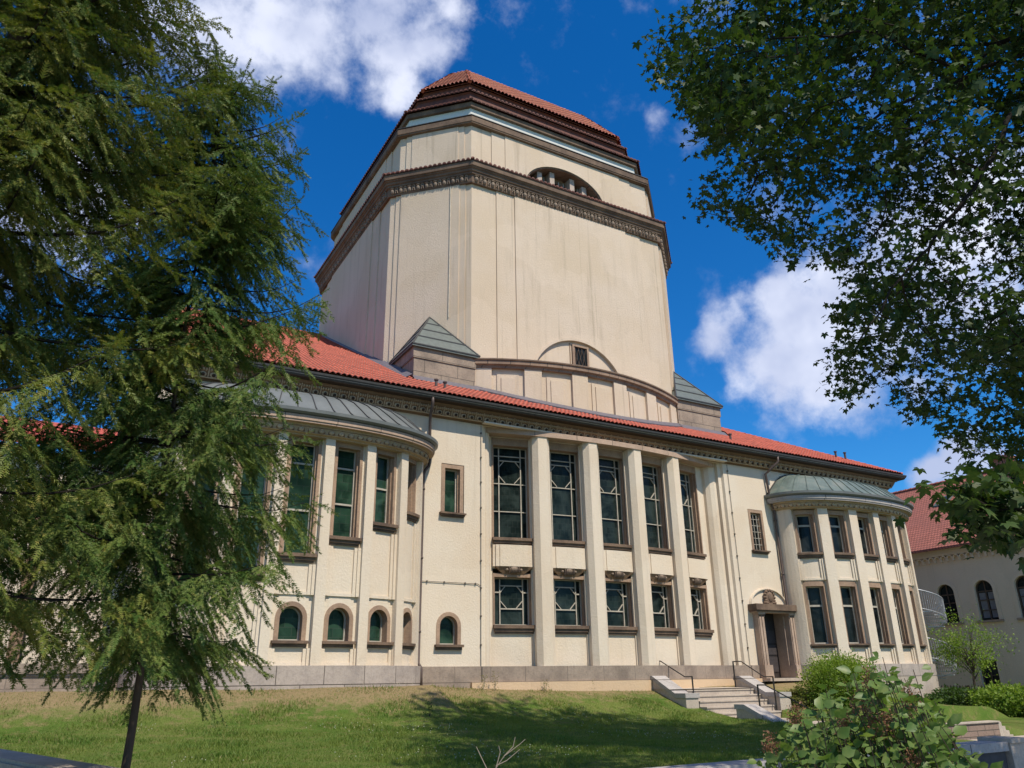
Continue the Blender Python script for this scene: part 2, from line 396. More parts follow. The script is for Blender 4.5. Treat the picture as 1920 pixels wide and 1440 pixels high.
# bays
def bay_surf(cx, a=4.3, b=1.95, n=2.3, off=0):
    th = np.linspace(pi, 0, 500); c, s = np.cos(th), np.sin(th)
    return Surf(np.stack([cx+a*np.sign(c)*np.abs(c)**(2/n), YF-b*np.abs(s)**(2/n)], 1), .2)
bayL, bayR = bay_surf(6.28), bay_surf(32.58)

def win_rect(S_, uc, w, z0, z1, fw, depth, out, glass, lint=0, sill=True, bars=(), sillz=.16, sillw=.06, wf=.05, fm=None, proud=.02, inner=.10):
    """stone surround with pane, sill and glazing bars; w,z0,z1 are the clear glass opening"""
    h = w/2; mb = MB()
    for a, b in ((uc-h-fw, uc-h), (uc+h, uc+h+fw)):
        S_.box(mb, a, b, z0, z1+fw+lint, -depth-.02, out+proud)
        s_ = 1 if a < uc else -1
    S_.box(mb, uc-h, uc+h, z1, z1+fw+lint, -depth-.02, out+proud-.002)
    # inner stepped reveal
    S_.box(mb, uc-h, uc-h+.045, z0, z1, -depth-.02, out-.10); S_.box(mb, uc+h-.045, uc+h, z0, z1, -depth-.02, out-.10)
    fr = P(mb, 'window', fm or M_FRAME())
    pm = MB(); S_.quad(pm, uc-h+.04, uc+h-.04, z0, z1, -depth+.02); P(pm, 'pane', glass, fr).parent = fr
    gb = MB()
    hb = h-.045
    for a, b in ((uc-hb, uc-hb+wf), (uc+hb-wf, uc+hb)): S_.box(gb, a, b, z0+wf, z1-wf, -depth+.02, -depth+.07)
    S_.box(gb, uc-hb, uc+hb, z0, z0+wf*1.3, -depth+.02, -depth+.075); S_.box(gb, uc-hb, uc+hb, z1-wf, z1, -depth+.02, -depth+.075)
    for bz in bars:
        if isinstance(bz, (int, float)): S_.box(gb, uc-hb+wf, uc+hb-wf, bz-wf*.8, bz+wf*.8, -depth+.02, -depth+.068)
    o = P(gb, 'glazing_bar', M_MULL(), fr)
    if sill:
        sb = MB(); e = fw+sillw
        S_.box(sb, uc-h-e, uc+h+e, z0-sillz*.45, z0, -depth, out+.17); S_.box(sb, uc-h-e+.03, uc+h+e-.03, z0-sillz*.85, z0-sillz*.45, -depth, out+.115)
        S_.box(sb, uc-h-e+.06, uc+h+e-.06, z0-sillz*1.15, z0-sillz*.85, -depth, out+.07)
        P(sb, 'sill', M_DARK(), fr)
    for k in fr.children: k.location = (0, 0, 0)
    return fr
def win_arch(S_, uc, w, z0, zs, fw, depth, out, glass):
    h = w/2; mb = MB()
    for a, b in ((uc-h-fw, uc-h), (uc+h, uc+h+fw)): S_.box(mb, a, b, z0, zs, -depth-.02, out+.02)
    S_.archring(mb, uc, h, h+fw, zs, -depth-.02, out+.02)
    fr = P(mb, 'window', M_FRAME())
    pm = MB(); S_.archpane(pm, uc, h+.01, z0, zs, -depth+.02); P(pm, 'pane', glass, fr)
    gb = MB(); S_.archring(gb, uc, h-.045, h, zs, -depth+.02, -depth+.07)
    for a in (uc-h, uc+h-.045): S_.box(gb, a, a+.045, z0+.05, zs, -depth+.02, -depth+.07)
    S_.box(gb, uc-h, uc+h, z0, z0+.05, -depth+.02, -depth+.07)
    P(gb, 'glazing_bar', M_MULL(), fr)
    sb = MB(); e = fw+.06
    S_.box(sb, uc-h-e, uc+h+e, z0-.08, z0, -depth, out+.15); S_.box(sb, uc-h-e+.04, uc+h+e-.04, z0-.17, z0-.08, -depth, out+.08)
    P(sb, 'sill', M_DARK(), fr)
    for k in fr.children: k.location = (0, 0, 0)
    return fr
# ---- flat front walls
mb = MB()
holesL = [(11.43, 12.34, 5.58, 7.46), (11.36, 12.26, 1.09, 2.25)]
F.wall(mb, XL, RL, ZP, ZT, holesL)
F.archfill(mb, 11.81, .45, 1.80, 0)
holesR = [(26.62, 27.52, 5.23, 7.17), (26.42, 28.12, 0, 2.75)]
F.wall(mb, RR, XR, ZP, ZT, [holesR[0], (26.42, 28.12, ZP, 2.75)])
# reveals of the recess: stepped pilaster strips either side
rev = [(0, 0), (-.05, .12), (-.23, .12), (-.23, .27), (-.40, .24), (-.60, .31), (-.74, .46), (-.76, .60), (-.90, .60), (-.90, .74), (-1.03, .74), (-1.03, 1.1)]
for sx, x0 in ((1, RR), (-1, RL)):
    pts = [(x0+sx*a*(1 if sx > 0 else .72), YF+b) for a, b in rev]
    mb.loft([[(x, y, ZP), (x, y, ZT)] for x, y in pts], False)
mb.box(XR-.02, XR, YF+.01, 57, GZ, ZT); mb.box(XL, XL+.02, YF+.01, 57, GZ, ZT); mb.box(XL, XR, 57, 57.3, GZ, ZT)
mb.box(XL+.1, XR-.1, 26.9, 27.1, -1, ZT+.5)
P(mb, 'wall', M_PL())
# recess soffit
mb = MB(); mb.box(RL-.05, RR+.05, 24.72, 26.4, 9.16, 9.22)
P(mb, 'soffit', M_PL())
# ---- plinth
mb = MB()
for a, b in ((XL-.05, 26.35), (28.2, XR+.05)): F.box(mb, a, b, 0, ZP, -.3, .09)
mb.box(XR-.1, XR+.09, 25.02, 57, GZ, ZP); mb.box(XL-.09, XL+.1, 25.02, 57, GZ, ZP)
P(mb, 'plinth', M_PLINTH())
mb = MB(); F.box(mb, 12.6, 26.35, -.8, -.003, -.3, .20); P(mb, 'ochre_footing', M_WALLY())
mb = MB(); F.box(mb, XL, 12.6, -1.2, -.003, -.3, .085); F.box(mb, 28.2, XR+.04, GZ-.3, -.003, -.3, .085); P(mb, 'footing', M_PLINTH())
mb = MB(); F.box(mb, 18.2, 18.75, .10, .19, .08, .11); P(mb, 'plinth_vent', M_PIPE())
# single windows
win_rect(F, 11.865, .60, 5.66, 7.29, .14, .26, 0, M_GLASS(), sillz=.13)
win_arch(F, 11.80, .66, 1.2, 1.80, .13, .28, 0, M_GLASS())
wr = win_rect(F, 27.07, .64, 5.32, 7.02, .13, .26, 0, M_GLASSK(), sillz=.13)
gr = MB()
for k in range(1, 6): F.box(gr, 26.77, 27.37, 5.32+k*.283-.01, 5.32+k*.283+.01, -.1, -.08)
for k in (1, 2): F.box(gr, 26.77+k*.2-.01, 26.77+k*.2+.01, 5.34, 7.0, -.08, -.06)
o = P(gr, 'window_grille', M_MULL(), wr); o.location = (0, 0, 0)
# ---- central window wall
XW = [14.60, 16.78, 18.98, 21.18, 23.36]; XPc = [15.69, 17.88, 20.08, 22.27]
mb = MB(); W1 = 1.62
holes = []
for x in XW:
    u = au(x); holes += [(u-W1/2, u+W1/2, 5.0, 8.9), (u-.80, u+.80, 1.86, 3.9)]
arc.wall(mb, au(13.4), au(25.0), ZP, 9.2, holes)
P(mb, 'bowed_wall', M_PL())
for x in XW:
    u = au(x)
    for (z0, z1, hw, kind) in ((5.03, 8.62, .80, 'u'), (1.91, 3.60, .78, 'l')):
        fr = win_rect(arc, u, hw*2-.10, z0, z1, .06, .34, .0, M_GLASSD(), lint=.24 if kind == 'u' else .08, sillz=.24 if kind == 'u' else .26, sillw=-.0, wf=.036)
        g = MB(); hh = hw-.095
        o0, o1 = -.32, -.262
        for s_ in (-1, 1): arc.box(g, u+s_*.45-.019, u+s_*.45+.019, z0+.05, z1-.04, o0, o1)
        if kind == 'u': zt, zb = 8.08, 7.18; hz = [8.26, 7.16, 6.08]
        else: zt, zb = 3.32, 2.50; hz = []
        for z in hz:
            for a, b in ((-hh+.03, -.478), (-.422, .422), (.478, hh-.03)): arc.box(g, u+a, u+b, z-.017, z+.017, o0, o1-.004)
        if kind == 'l':
            for a, b in ((-hh+.03, -.478), (.478, hh-.03)): arc.box(g, u+a, u+b, 3.06, 3.105, o0, o1-.004)
            arc.box(g, u-.422, u+.422, zb-.022, zb+.022, o0, o1-.004)
        arc.box(g, u-.422, u+.422, zt-.018, zt+.018, o0, o1-.004)
        q = .21
        zb2 = zb+.02
        for sx in (-1, 1):
            arc.bar(g, (u+sx*.43, zt-.24), (u+sx*(.43-q), zt), .027, o0, o1-.008); arc.bar(g, (u+sx*.43, zb2+.26), (u+sx*(.43-q-.03), zb2), .027, o0, o1-.008)
        if kind == 'l':
            zc = (zt+zb)/2
            for r in (.10, .2):
                pass
        o = P(g, 'tracery', M_MULL(), fr); o.location = (0, 0, 0)
    # bulging spandrel with slanted underside, carved bowl
    sp = MB()
    for a, b, of in ((-.80, .80, .10), (-.70, .70, .15), (-.55, .55, .18)): arc.box(sp, u+a, u+b, 3.97+(.003 if of > .12 else 0), 4.76, -.01, of)
    P(sp, 'spandrel_panel', M_PL())
    sb = MB()
    t0, t1 = [(u-.74, 3.965), (u+.74, 3.965)], [(u-.40, 3.70), (u+.40, 3.70)]
    A = [(*arc.xy(t0[0][0], .16), 3.965), (*arc.xy(t0[1][0], .16), 3.965), (*arc.xy(t1[1][0], .03), 3.70), (*arc.xy(t1[0][0], .03), 3.70)]
    Bk = [(*arc.xy(t0[0][0], -.01), 3.965), (*arc.xy(t0[1][0], -.01), 3.965), (*arc.xy(t1[1][0], -.01), 3.70), (*arc.xy(t1[0][0], -.01), 3.70)]
    sb.hexa(Bk+A)
    P(sb, 'slanted_corbel', M_OCH())
    bw = MB(); cx, cy = arc.xy(u, .03); ax = np.array(arc.xy(u+.1))-np.array(arc.xy(u-.1))
    dome(bw, (cx, cy, 3.88), .20, .17, .15, ax, 14, 5)
    for s_ in (-1, 1): c2 = arc.xy(u+s_*.27, .05); dome(bw, (*c2, 3.86), .07, .12, .07, ax, 8, 3)
    for k in range(-3, 4): c2 = arc.xy(u+k*.06, .10); dome(bw, (*c2, 3.84), .02, .12, .15, ax, 6, 3)
    P(bw, 'carved_bowl', M_CARV())
for x in XPc:
    u = au(x); mb = MB(); mb2 = [arc.xy(u-.36, -.05), arc.xy(u-.36, .28), arc.xy(u-.18, .46), arc.xy(u+.18, .46), arc.xy(u+.36, .28), arc.xy(u+.36, -.05)]
    mb.prism(mb2, ZP, 8.97)
    for s_ in (-1, 1): arc.box(mb, u+s_*.36-(.06 if s_ < 0 else 0), u+s_*.36+(.06 if s_ > 0 else 0), ZP, 8.9, -.01, .06)
    P(mb, 'pillar', M_PL())
mb = MB(); arc.box(mb, au(13.5), au(24.9), 8.96, 9.16, -.05, .50); P(mb, 'lintel_beam', M_FASC())
mb = MB(); arc.box(mb, au(13.35), au(25.05), 0, ZP, -.3, .50)
P(mb, 'bowed_plinth', M_PLINTH())
mb = MB(); arc.box(mb, au(13.35), au(25.05), -.8, -.004, -.3, .56)
P(mb, 'bowed_footing', M_WALLY())
# ---- main cornice
mb = MB(); E0, E1 = XL-.0, XR+.0
prf = [(0, 9.14), (.05, 9.14), (.05, 9.18), (.10, 9.19), (.20, 9.30), (.27, 9.44), (.30, 9.52), (.38, 9.52), (.38, 9.56), (.42, 9.565), (.42, 9.59)]
left = [(XL-.6, YF-o, z) for o, z in prf]; right = [(XR+o, YF-o, z) for o, z in prf]; back = [(XR+o, 50, z) for o, z in prf]
mb.loft([left, right, back], False)
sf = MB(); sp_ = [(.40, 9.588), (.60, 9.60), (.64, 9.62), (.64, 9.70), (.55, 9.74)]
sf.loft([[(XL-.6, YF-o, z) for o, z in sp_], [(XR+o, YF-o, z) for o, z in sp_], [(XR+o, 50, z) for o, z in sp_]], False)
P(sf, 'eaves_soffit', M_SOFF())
co = P(mb, 'cornice', M_OCH())
orn = MB(); orn2 = MB(); F.prof(orn, 0, XR+.1, [(.16, 9.185), (.20, 9.19), (.21, 9.215), (.15, 9.22)]); x = XL-.5
while x < XR+.1:
    dome(orn, (x, YF-.17, 9.31), .13, .10, .11, (1, 0), 12, 3); dome(orn2, (x, YF-.235, 9.285), .07, .07, .065, (1, 0), 8, 2)
    a = [(x-.18, YF-.19, 9.20), (x-.15, YF-.19, 9.20), (x-.15, YF-.36, 9.50), (x-.18, YF-.36, 9.50), (x-.18, YF-.05, 9.20), (x-.15, YF-.05, 9.20), (x-.15, YF-.2, 9.50), (x-.18, YF-.2, 9.50)]
    orn.hexa(a)
    for k in range(3): dome(orn, (x-.09+k*.09, YF-.27, 9.44), .04, .09, .055, (1, 0), 6, 2)
    x += .33
y = YF+.2
while y < 40:
    dome(orn, (XR+.11, y, 9.30), .105, .11, .085, (0, 1), 8, 3); y += .33
o = P(orn, 'shell_frieze', M_ORN(), co); o.location = (0, 0, 0)
F.prof(orn2, 0, XR+.1, [(.14, 9.19), (.21, 9.222), (.17, 9.23)]); o = P(orn2, 'shell_shade', M_SOFF(), co); o.location = (0, 0, 0)  # dark raised domes paint the shade in the shell centres
mb = MB()
gp = [(.645, 9.64), (.66, 9.66), (.72, 9.75), (.73, 9.82), (.70, 9.83), (.69, 9.79), (.60, 9.76), (.50, 9.80)]
mb.loft([[(XL-.6, YF-o, z) for o, z in gp], [(XR+o, YF-o, z) for o, z in gp], [(XR+o, 50, z) for o, z in gp]], False)
P(mb, 'gutter', M_GUT())
mb = MB(); gl = [(.66, 9.672), (.69, 9.70), (.665, 9.715)]
mb.loft([[(XL-.6, YF-o, z) for o, z in gl], [(XR+o, YF-o, z) for o, z in gl], [(XR+o, 50, z) for o, z in gl]], True)
P(mb, 'gutter_trim', M_STEEL())

# ---- tiled slopes
def tile_slope(name, org, ud, vd, W, H, inside, m, cw=.2, cl=.34, amp=.07, sub=6, parent=None, label=None):
    """rolled tiles as real relief. org + u*ud + v*vd; inside(u,v) -> bool array"""
    ud = np.array(ud, float); vd = np.array(vd, float); vd /= np.linalg.norm(vd); ud /= np.linalg.norm(ud); nn = np.cross(ud, vd)
    if nn[2] < 0: nn = -nn
    nu = int(round(W/cw))*sub+1; us = np.linspace(0, int(round(W/cw))*cw, nu)
    ph = (np.arange(nu) % sub)/sub
    pr = amp*np.abs(np.cos(pi*(ph)))**.6
    ncs = int(math.ceil(H/cl)); vs = []; hs_ = []
    for c in range(ncs):
        vs += [c*cl-.012, (c+1)*cl-.012]; hs_ += [.055, 0.0]
    vs = np.array(vs); hs_ = np.array(hs_)
    U, Vv = np.meshgrid(us, vs); Hh = pr[None, :]*(1+.0*Vv)+hs_[:, None]
    rng = np.random.default_rng(5); jit = rng.normal(0, .004, (len(vs)//2+1, nu//sub+1))
    Hh = Hh+jit[np.arange(len(vs))//2][:, np.minimum(np.arange(nu)//sub, nu//sub)]
    Pp = np.array(org)+U[..., None]*ud+Vv[..., None]*vd+Hh[..., None]*nn
    nv = len(vs); idx = np.arange(nv*nu).reshape(nv, nu)
    Fq = np.stack([idx[:-1, :-1], idx[:-1, 1:], idx[1:, 1:], idx[1:, :-1]], -1).reshape(-1, 4)
    cu = ((U[:-1, :-1]+U[:-1, 1:])/2).ravel(); cv = ((Vv[:-1, :-1]+Vv[1:, :-1])/2).ravel()
    Fq = Fq[inside(cu, cv)]
    used, inv = np.unique(Fq, return_inverse=True)
    o = fast_mesh(name, Pp.reshape(-1, 3)[used], inv.reshape(-1, 4), m, parent or B, label)
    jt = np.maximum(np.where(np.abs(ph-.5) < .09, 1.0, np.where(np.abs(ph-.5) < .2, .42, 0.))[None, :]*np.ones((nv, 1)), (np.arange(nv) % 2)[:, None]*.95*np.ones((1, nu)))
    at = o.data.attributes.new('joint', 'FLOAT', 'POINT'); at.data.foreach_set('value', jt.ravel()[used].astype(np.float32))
    return o
SL = .54; EY, EZ = YF-.60, 9.86; s_len = math.hypot(1, SL)
RY = 40.9
Hs = (RY-EY)*s_len
X0 = XL-6.0; X1 = XR+.62
def in_front(u, v):
    x = X0+u; k = v/s_len; y = EY+k
    tower = (x > 11.1) & (x < 27.8) & (y > 30.2)
    return (x < X1-k) & (x > 1.15+.117*k) & (k < RY-EY) & ~tower
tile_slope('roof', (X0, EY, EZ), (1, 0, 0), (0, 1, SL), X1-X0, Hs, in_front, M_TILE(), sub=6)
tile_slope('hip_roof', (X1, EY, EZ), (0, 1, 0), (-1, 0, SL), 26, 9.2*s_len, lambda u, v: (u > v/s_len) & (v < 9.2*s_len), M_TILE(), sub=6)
mb = MB()
for k in range(46):
    a = k*.2; mb.tube([(X1-a, EY+a, EZ+a*SL+.05), (X1-a-.22, EY+a+.22, EZ+(a+.22)*SL+.035)], .085, 8, .07)
P(mb, 'hip_tile', M_TILE())
mb = MB(); zr = EZ+(RY-EY)*SL
for k in range(62): mb.tube([(3.05+k*.4, RY, zr+.06), (3.05+k*.4+.43, RY, zr+.04)], .11, 8, .09)
P(mb, 'ridge_tile', M_TILE())
mb = MB(); mb.add([(3.05, RY, zr-.02), (28, RY, zr-.02), (28, 57, zr-9), (1.2, 57, zr-9)], [(0, 1, 2, 3)])
mb.add([(1.17, EY+.05, EZ-.05), (3.06, RY, zr-.03), (1.2, 57, EZ-.05)], [(0, 1, 2)])
P(mb, 'rear_roof', M_TILE())
# left end wall under the roof (behind the conifers)
mb = MB(); mb.box(X0+.6, XL-.1, YF+3.2, YF+3.4, GZ, 6.95); P(mb, 'side_wall', M_PL())
def roofz(y): return EZ+(y-EY)*SL
# roof vents
for x, y, h in ((11.41, 25.6, .38), (11.78, 25.6, .34), (26.72, 25.6, .36), (34.7, 26.0, .42), (35.45, 26.0, .46)):
    mb = MB(); z = roofz(y); mb.tube([(x, y, z-.1), (x, y, z+h)], .055, 10); mb.tube([(x, y, z+h-.02), (x, y, z+h+.03)], .085, 10); mb.tube([(x, y, z-.03), (x, y, z+.07)], .09, 10, .06)
    P(mb, 'roof_vent', M_PIPE())
# ---- drain pipes
def pipe(pts, r=.055, name='drainpipe'):
    mb = MB(); mb.tube(pts, r, 8)
    for p, q in zip(pts, pts[1:]):
        if abs(p[2]-q[2]) > 2.5:
            z = max(p[2], q[2])-.5
            while z > min(p[2], q[2]): 
                t = (z-p[2])/(q[2]-p[2]); c = [p[i]+(q[i]-p[i])*t for i in range(3)]
                mb.tube([(c[0], c[1], z-.03), (c[0], c[1], z+.03)], r*1.35, 8); mb.tube([(c[0], c[1], z), (c[0], c[1]+.15, z)], .012, 4); z -= 2.4
    return P(mb, name, M_PIPE(), smooth=True)
pipe([(10.75, YF-.62, 9.72), (10.75, YF-.62, 9.45), (10.80, YF-.35, 9.15), (10.88, YF-.12, 8.9), (10.90, YF-.12, 7.45), (10.88, YF-.12, 7.25), (10.74, YF-.10, 7.08), (10.69, YF-.10, 6.9), (10.68, YF-.10, .62), (10.74, YF-.2, .48), (10.76, YF-.2, -.2)])
pipe([(28.35, YF-.62, 9.72), (28.35, YF-.62, 9.45), (28.1, YF-.35, 9.12), (27.95, YF-.12, 8.9), (28.05, YF-.12, 7.6), (28.2, YF-.12, 7.25), (28.22, YF-.12, .62), (28.22, YF-.2, .5), (28.22, YF-.2, -.1)])
# lightning conductors on the front
mb = MB()
for xa in (13.02, 25.62):
    mb.tube([(xa, YF-.035, 9.1), (xa, YF-.035, .52), (xa, YF-.125, .5), (xa, YF-.125, 0)], .011, 5)
    z = 8.8
    while z > .6: mb.box(xa-.025, xa+.025, YF-.06, YF, z-.03, z+.03); z -= .95
mb.tube([(10.72, YF-.03, 3.24), (12.9, YF-.03, 3.24), (13.02, YF-.03, 3.16)], .011, 5)
for x in (10.95, 11.6, 12.4, 12.8): mb.box(x-.02, x+.02, YF-.055, YF, 3.21, 3.27)
P(mb, 'lightning_conductor', M_WIRE())

# ---- the two bowed bays
def bay(S_, cx, wins, left):
    Tt = S_.T; mb = MB(); rec = -.20; holes = []; spec = []
    for (t, w) in wins:
        u = t*Tt
        if left:
            zs = 3.62+(t-.473)*4.2; spec.append((u, w, zs, 7.02, 'rect'))
            holes.append((u-w/2-.1, u+w/2+.1, zs, 7.2))
            if .40 < t: spec.append((u, .66, 1.18, 1.80, 'arch')); holes.append((u-.33-.13, u+.33+.13, 1.12, 1.80+.46))
        else:
            spec.append((u, w, 5.22, 6.94, 'rect')); holes.append((u-w/2-.1, u+w/2+.1, 5.2, 7.2))
            spec.append((u, w, 1.34, 3.76, 'rect2')); holes.append((u-w/2-.1, u+w/2+.1, 1.3, 3.98))
    S_.wall(mb, 0, Tt, ZP, 7.25, holes, rec)
    for (u, w, z0, z1, k) in spec:
        if k == 'arch': S_.archfill(mb, u, .46, 1.80, rec)
    P(mb, 'bay_wall', M_PL())
    edges = [0]+[v for t, w in wins for v in (t*Tt-w/2-.17, t*Tt+w/2+.17)]+[Tt]
    for a, b in zip(edges[::2], edges[1::2]):
        mb = MB(); S_.box(mb, a, b, ZP, 7.25, rec-.02, 0); P(mb, 'pilaster', M_PL())
    fm = M_FRAME()
    for (u, w, z0, z1, k) in spec:
        if k == 'arch': win_arch(S_, u, .66, z0, z1, .13, .5, rec, M_GLASS()); continue
        g = M_GLASS() if left else M_GLASSK()
        lint = .06 if k != 'rect2' else .06
        bars = [z1-.62, z0+(z1-z0-.62)*.48] if left else [z1-(.48 if k == 'rect' else .82)]
        if left and z1-z0 < 2.6: bars = [z0+(z1-z0)*.52]
        win_rect(S_, u, w, z0, z1, .10, .5, rec, g, lint=.10, bars=bars, sillz=.22 if k == 'rect' else .14, sillw=.05, wf=.035 if left else .05, fm=fm)
    # stepped panels under the sills
    for (u, w, z0, z1, k) in spec:
        mb = MB()
        if left:
            zt, zb = (z0-.3, 2.45 if u/Tt > .4 else ZP) if k == 'rect' else (z0-.2, ZP)
        else: zt, zb = (z0-.28, 4.02) if k == 'rect' else (z0-.17, ZP)
        h = w/2+.17 if k != 'arch' else .60
        for s_ in (-1, 1):
            for e, of in ((0, .11), (.10, .06)):
                a, b = u+s_*(h-e-.10), u+s_*(h-e); S_.box(mb, min(a, b), max(a, b), zb, zt, rec-.01, rec+of)
        S_.box(mb, u-h+.2, u+h-.2, zb, zb+.09, rec-.01, rec+.04)
        P(mb, 'panel_frame', M_PL())
    mb = MB(); S_.box(mb, 0, Tt, 0, ZP, -.4, .09); P(mb, 'bay_plinth', M_PLLT())
    mb = MB(); S_.box(mb, 0, Tt, GZ-.3, -.003, -.4, .085); P(mb, 'bay_footing', M_PLLT() if left else M_STEP())
    # cornice: egg band, fascia, gutter
    mb = MB(); S_.prof(mb, 0, Tt, [(-.25, 7.18), (.03, 7.18), (.03, 7.22), (.10, 7.24), (.17, 7.40), (.20, 7.50), (.25, 7.50)]); bb = P(mb, 'bay_cornice', M_ORN())
    r = MB(); r0_ = MB(); S_.prof(r, 0, Tt, [(.11, 7.232), (.15, 7.235), (.16, 7.25)]); S_.prof(r0_, 0, Tt, [(.15, 7.405), (.19, 7.42), (.19, 7.43)]); u = .25
    while u < Tt-.15:
        ax = np.array(S_.xy(u+.05))-np.array(S_.xy(u-.05)); c = S_.xy(u, .095); nx, ny = S_.xy(u, .2); n0 = S_.xy(u, 0)
        dome(r0_, (*S_.xy(u, .125), 7.33), .125, .055, .105, ax, 12, 2); dome(r, (*S_.xy(u, .165), 7.335), .088, .035, .075, ax, 10, 2); u += .315
    o = P(r, 'rosette', M_ORN(), bb); o.location = (0, 0, 0); o = P(r0_, 'rosette_ring', M_OCH(), bb); o.location = (0, 0, 0)
    mb = MB(); S_.prof(mb, 0, Tt, [(.20, 7.502), (.36, 7.502), (.36, 7.56), (.39, 7.57), (.39, 7.72), (.30, 7.74)]); P(mb, 'bay_fascia', M_FASC() if left else M_GREY())
    mb = MB(); S_.prof(mb, 0, Tt, [(.25, 7.742), (.42, 7.742), (.50, 7.80), (.51, 7.90), (.47, 7.91), (.46, 7.86), (.35, 7.84), (.33, 7.93)]); P(mb, 'bay_gutter', M_ZINC())
    # curved sheet metal roof
    mm = M_COP() if not left else M_ZINC()
    hz = 1.15
    prof = [(0, 0), (.10, .12), (.25, .36), (.45, .66), (.65, .85), (.85, .95), (1, 1.0)]
    tops = bay_surf(cx, 2.9, .35)
    mb = MB(); rs = []
    n = 72
    for (q, hq) in prof:
        ring = []
        for i in range(n+1):
            t = i/n; a = S_.xy(t*Tt, .34); b = tops.xy(t*tops.T, 0)
            ring.append((a[0]*(1-q)+b[0]*q, min(a[1]*(1-q)+b[1]*q, YF), 7.93+hz*hq))
        rs.append(ring)
    mb.loft(rs, False)
    rf = P(mb, 'bay_roof', mm)
    sm = MB()
    for i in range(3, n-1, 4):
        sm.tube([(rs[k][i][0], rs[k][i][1]-.004, rs[k][i][2]+.018) for k in range(len(rs))], .02, 4)
    o = P(sm, 'standing_seam', M_GUT() if left else mm, rf); o.location = (0, 0, 0)
    fl = MB()
    rim = [(a[0], YF-.02, a[2]) for a in [r_i[0] for r_i in rs]]+[(p[0], YF-.02, p[2]+.03) for p in rs[-1]]+[(a[0], YF-.02, a[2]) for a in [r_i[-1] for r_i in rs][::-1]]
    fl.tube(rim, .05, 4); o = P(fl, 'roof_flashing', M_GUT(), rf); o.location = (0, 0, 0)
bay(bayL, 6.28, [(.055, .82), (.19, .82), (.333, .84), (.473, .84), (.612, .76), (.745, .70), (.872, .62)], True)
bay(bayR, 32.58, [(.138, .84), (.299, .84), (.457, .78), (.603, .76), (.745, .76), (.885, .7)], False)

# ---- side door
mb = MB()
for xc in (26.33, 28.2):
    mb.box(xc-.17, xc+.17, 24.72, 25.0, ZP, 2.55); mb.box(xc-.14, xc-.02, 24.68, 24.72, ZP, 2.50); mb.box(xc+.02, xc+.14, 24.68, 24.72, ZP, 2.50)
    mb.box(xc-.21, xc+.21, 24.64, 25.0, 2.55, 2.62); mb.box(xc-.19, xc+.19, 24.68, 25.0, 2.45, 2.5)
    mb.box(xc-.235, xc+.235, 24.60, 25.4, -.05, ZP)
mb.box(26.5, 26.58, 24.98, 25.6, ZP-.5, 2.75); mb.box(27.96, 28.04, 24.98, 25.6, ZP-.5, 2.75)
mb.box(26.0, 28.5, 24.62, 25.0, 2.62, 2.70)
dp = P(mb, 'door_portal', M_PORT())
mb = MB(); mb.box(25.92, 28.62, 24.50, 25.0, 2.72, 2.97); mb.box(25.96, 28.58, 24.56, 25.0, 2.66, 2.718); o = P(mb, 'lintel', M_DARK(), dp); o.location = (0, 0, 0)
mb = MB(); mb.box(26.58, 27.96, 25.52, 25.58, -.02, 2.75)
dr = P(mb, 'door', M_DOOR())
mb = MB()
for x0 in (26.62, 27.30):
    for z0, z1 in ((.25, .85), (.95, 1.35), (1.42, 1.95)):
        mb.box(x0+.06, x0+.56, 25.495, 25.52, z0, z1)
o = P(mb, 'door_panel', mat('door_moulding', (.06, .05, .05), .5), dr); o.location = (0, 0, 0)
mb = MB()
for z0 in (.32, .98):
    for k in range(3):
        for j in range(3):
            cx_, cz_ = 26.78+k*.14, z0+.08+j*.13; mb.tube([(cx_-.05, 25.485, cz_-.05), (cx_+.05, 25.485, cz_+.05)], .012, 4); mb.tube([(cx_-.05, 25.483, cz_+.05), (cx_+.05, 25.483, cz_-.05)], .012, 4)
            mb.tube([(cx_+.045*cos(a*pi/3), 25.48, cz_+.045*sin(a*pi/3)) for a in range(7)], .008, 4)
o = P(mb, 'door_grille', M_GRILLE(), dr); o.location = (0, 0, 0)
mb = MB(); mb.tube([(27.22, 25.46, 1.0), (27.22, 25.46, 1.2)], .015, 6); o = P(mb, 'door_handle', M_GRILLE(), dr); o.location = (0, 0, 0)
mb = MB(); mb.box(26.1, 28.45, 24.4, 25.55, -.12, -.0); P(mb, 'threshold', M_STEP())
mb = MB(); F.archring(mb, 27.17, 1.04, 1.10, 2.97, -.01, .09, 20, .64); F.archring(mb, 27.17, 1.10, 1.14, 2.97, -.01, .04, 20, .64); P(mb, 'door_arch', M_PL())
mb = MB(); dome(mb, (27.2, 24.93, 3.29), .27, .10, .33, (1, 0), 16, 4)
md = P(mb, 'stone_cartouche', M_DARK())
mb = MB(); dome(mb, (27.2, 24.90, 3.30), .17, .12, .24, (1, 0), 16, 4); o = P(mb, 'shield', M_DARK(), md); o.location = (0, 0, 0)
mb = MB()
for k in range(14):
    a = 2*pi*k/14; dome(mb, (27.2+.28*cos(a), 24.93, 3.29+.30*sin(a)), .08, .11, .075, (1, 0), 8, 3)
for s_ in (-1, 1): dome(mb, (27.2+s_*.26, 24.93, 3.06), .11, .13, .09, (1, 0), 8, 3)
o = P(mb, 'scrollwork', M_DARK(), md); o.location = (0, 0, 0)

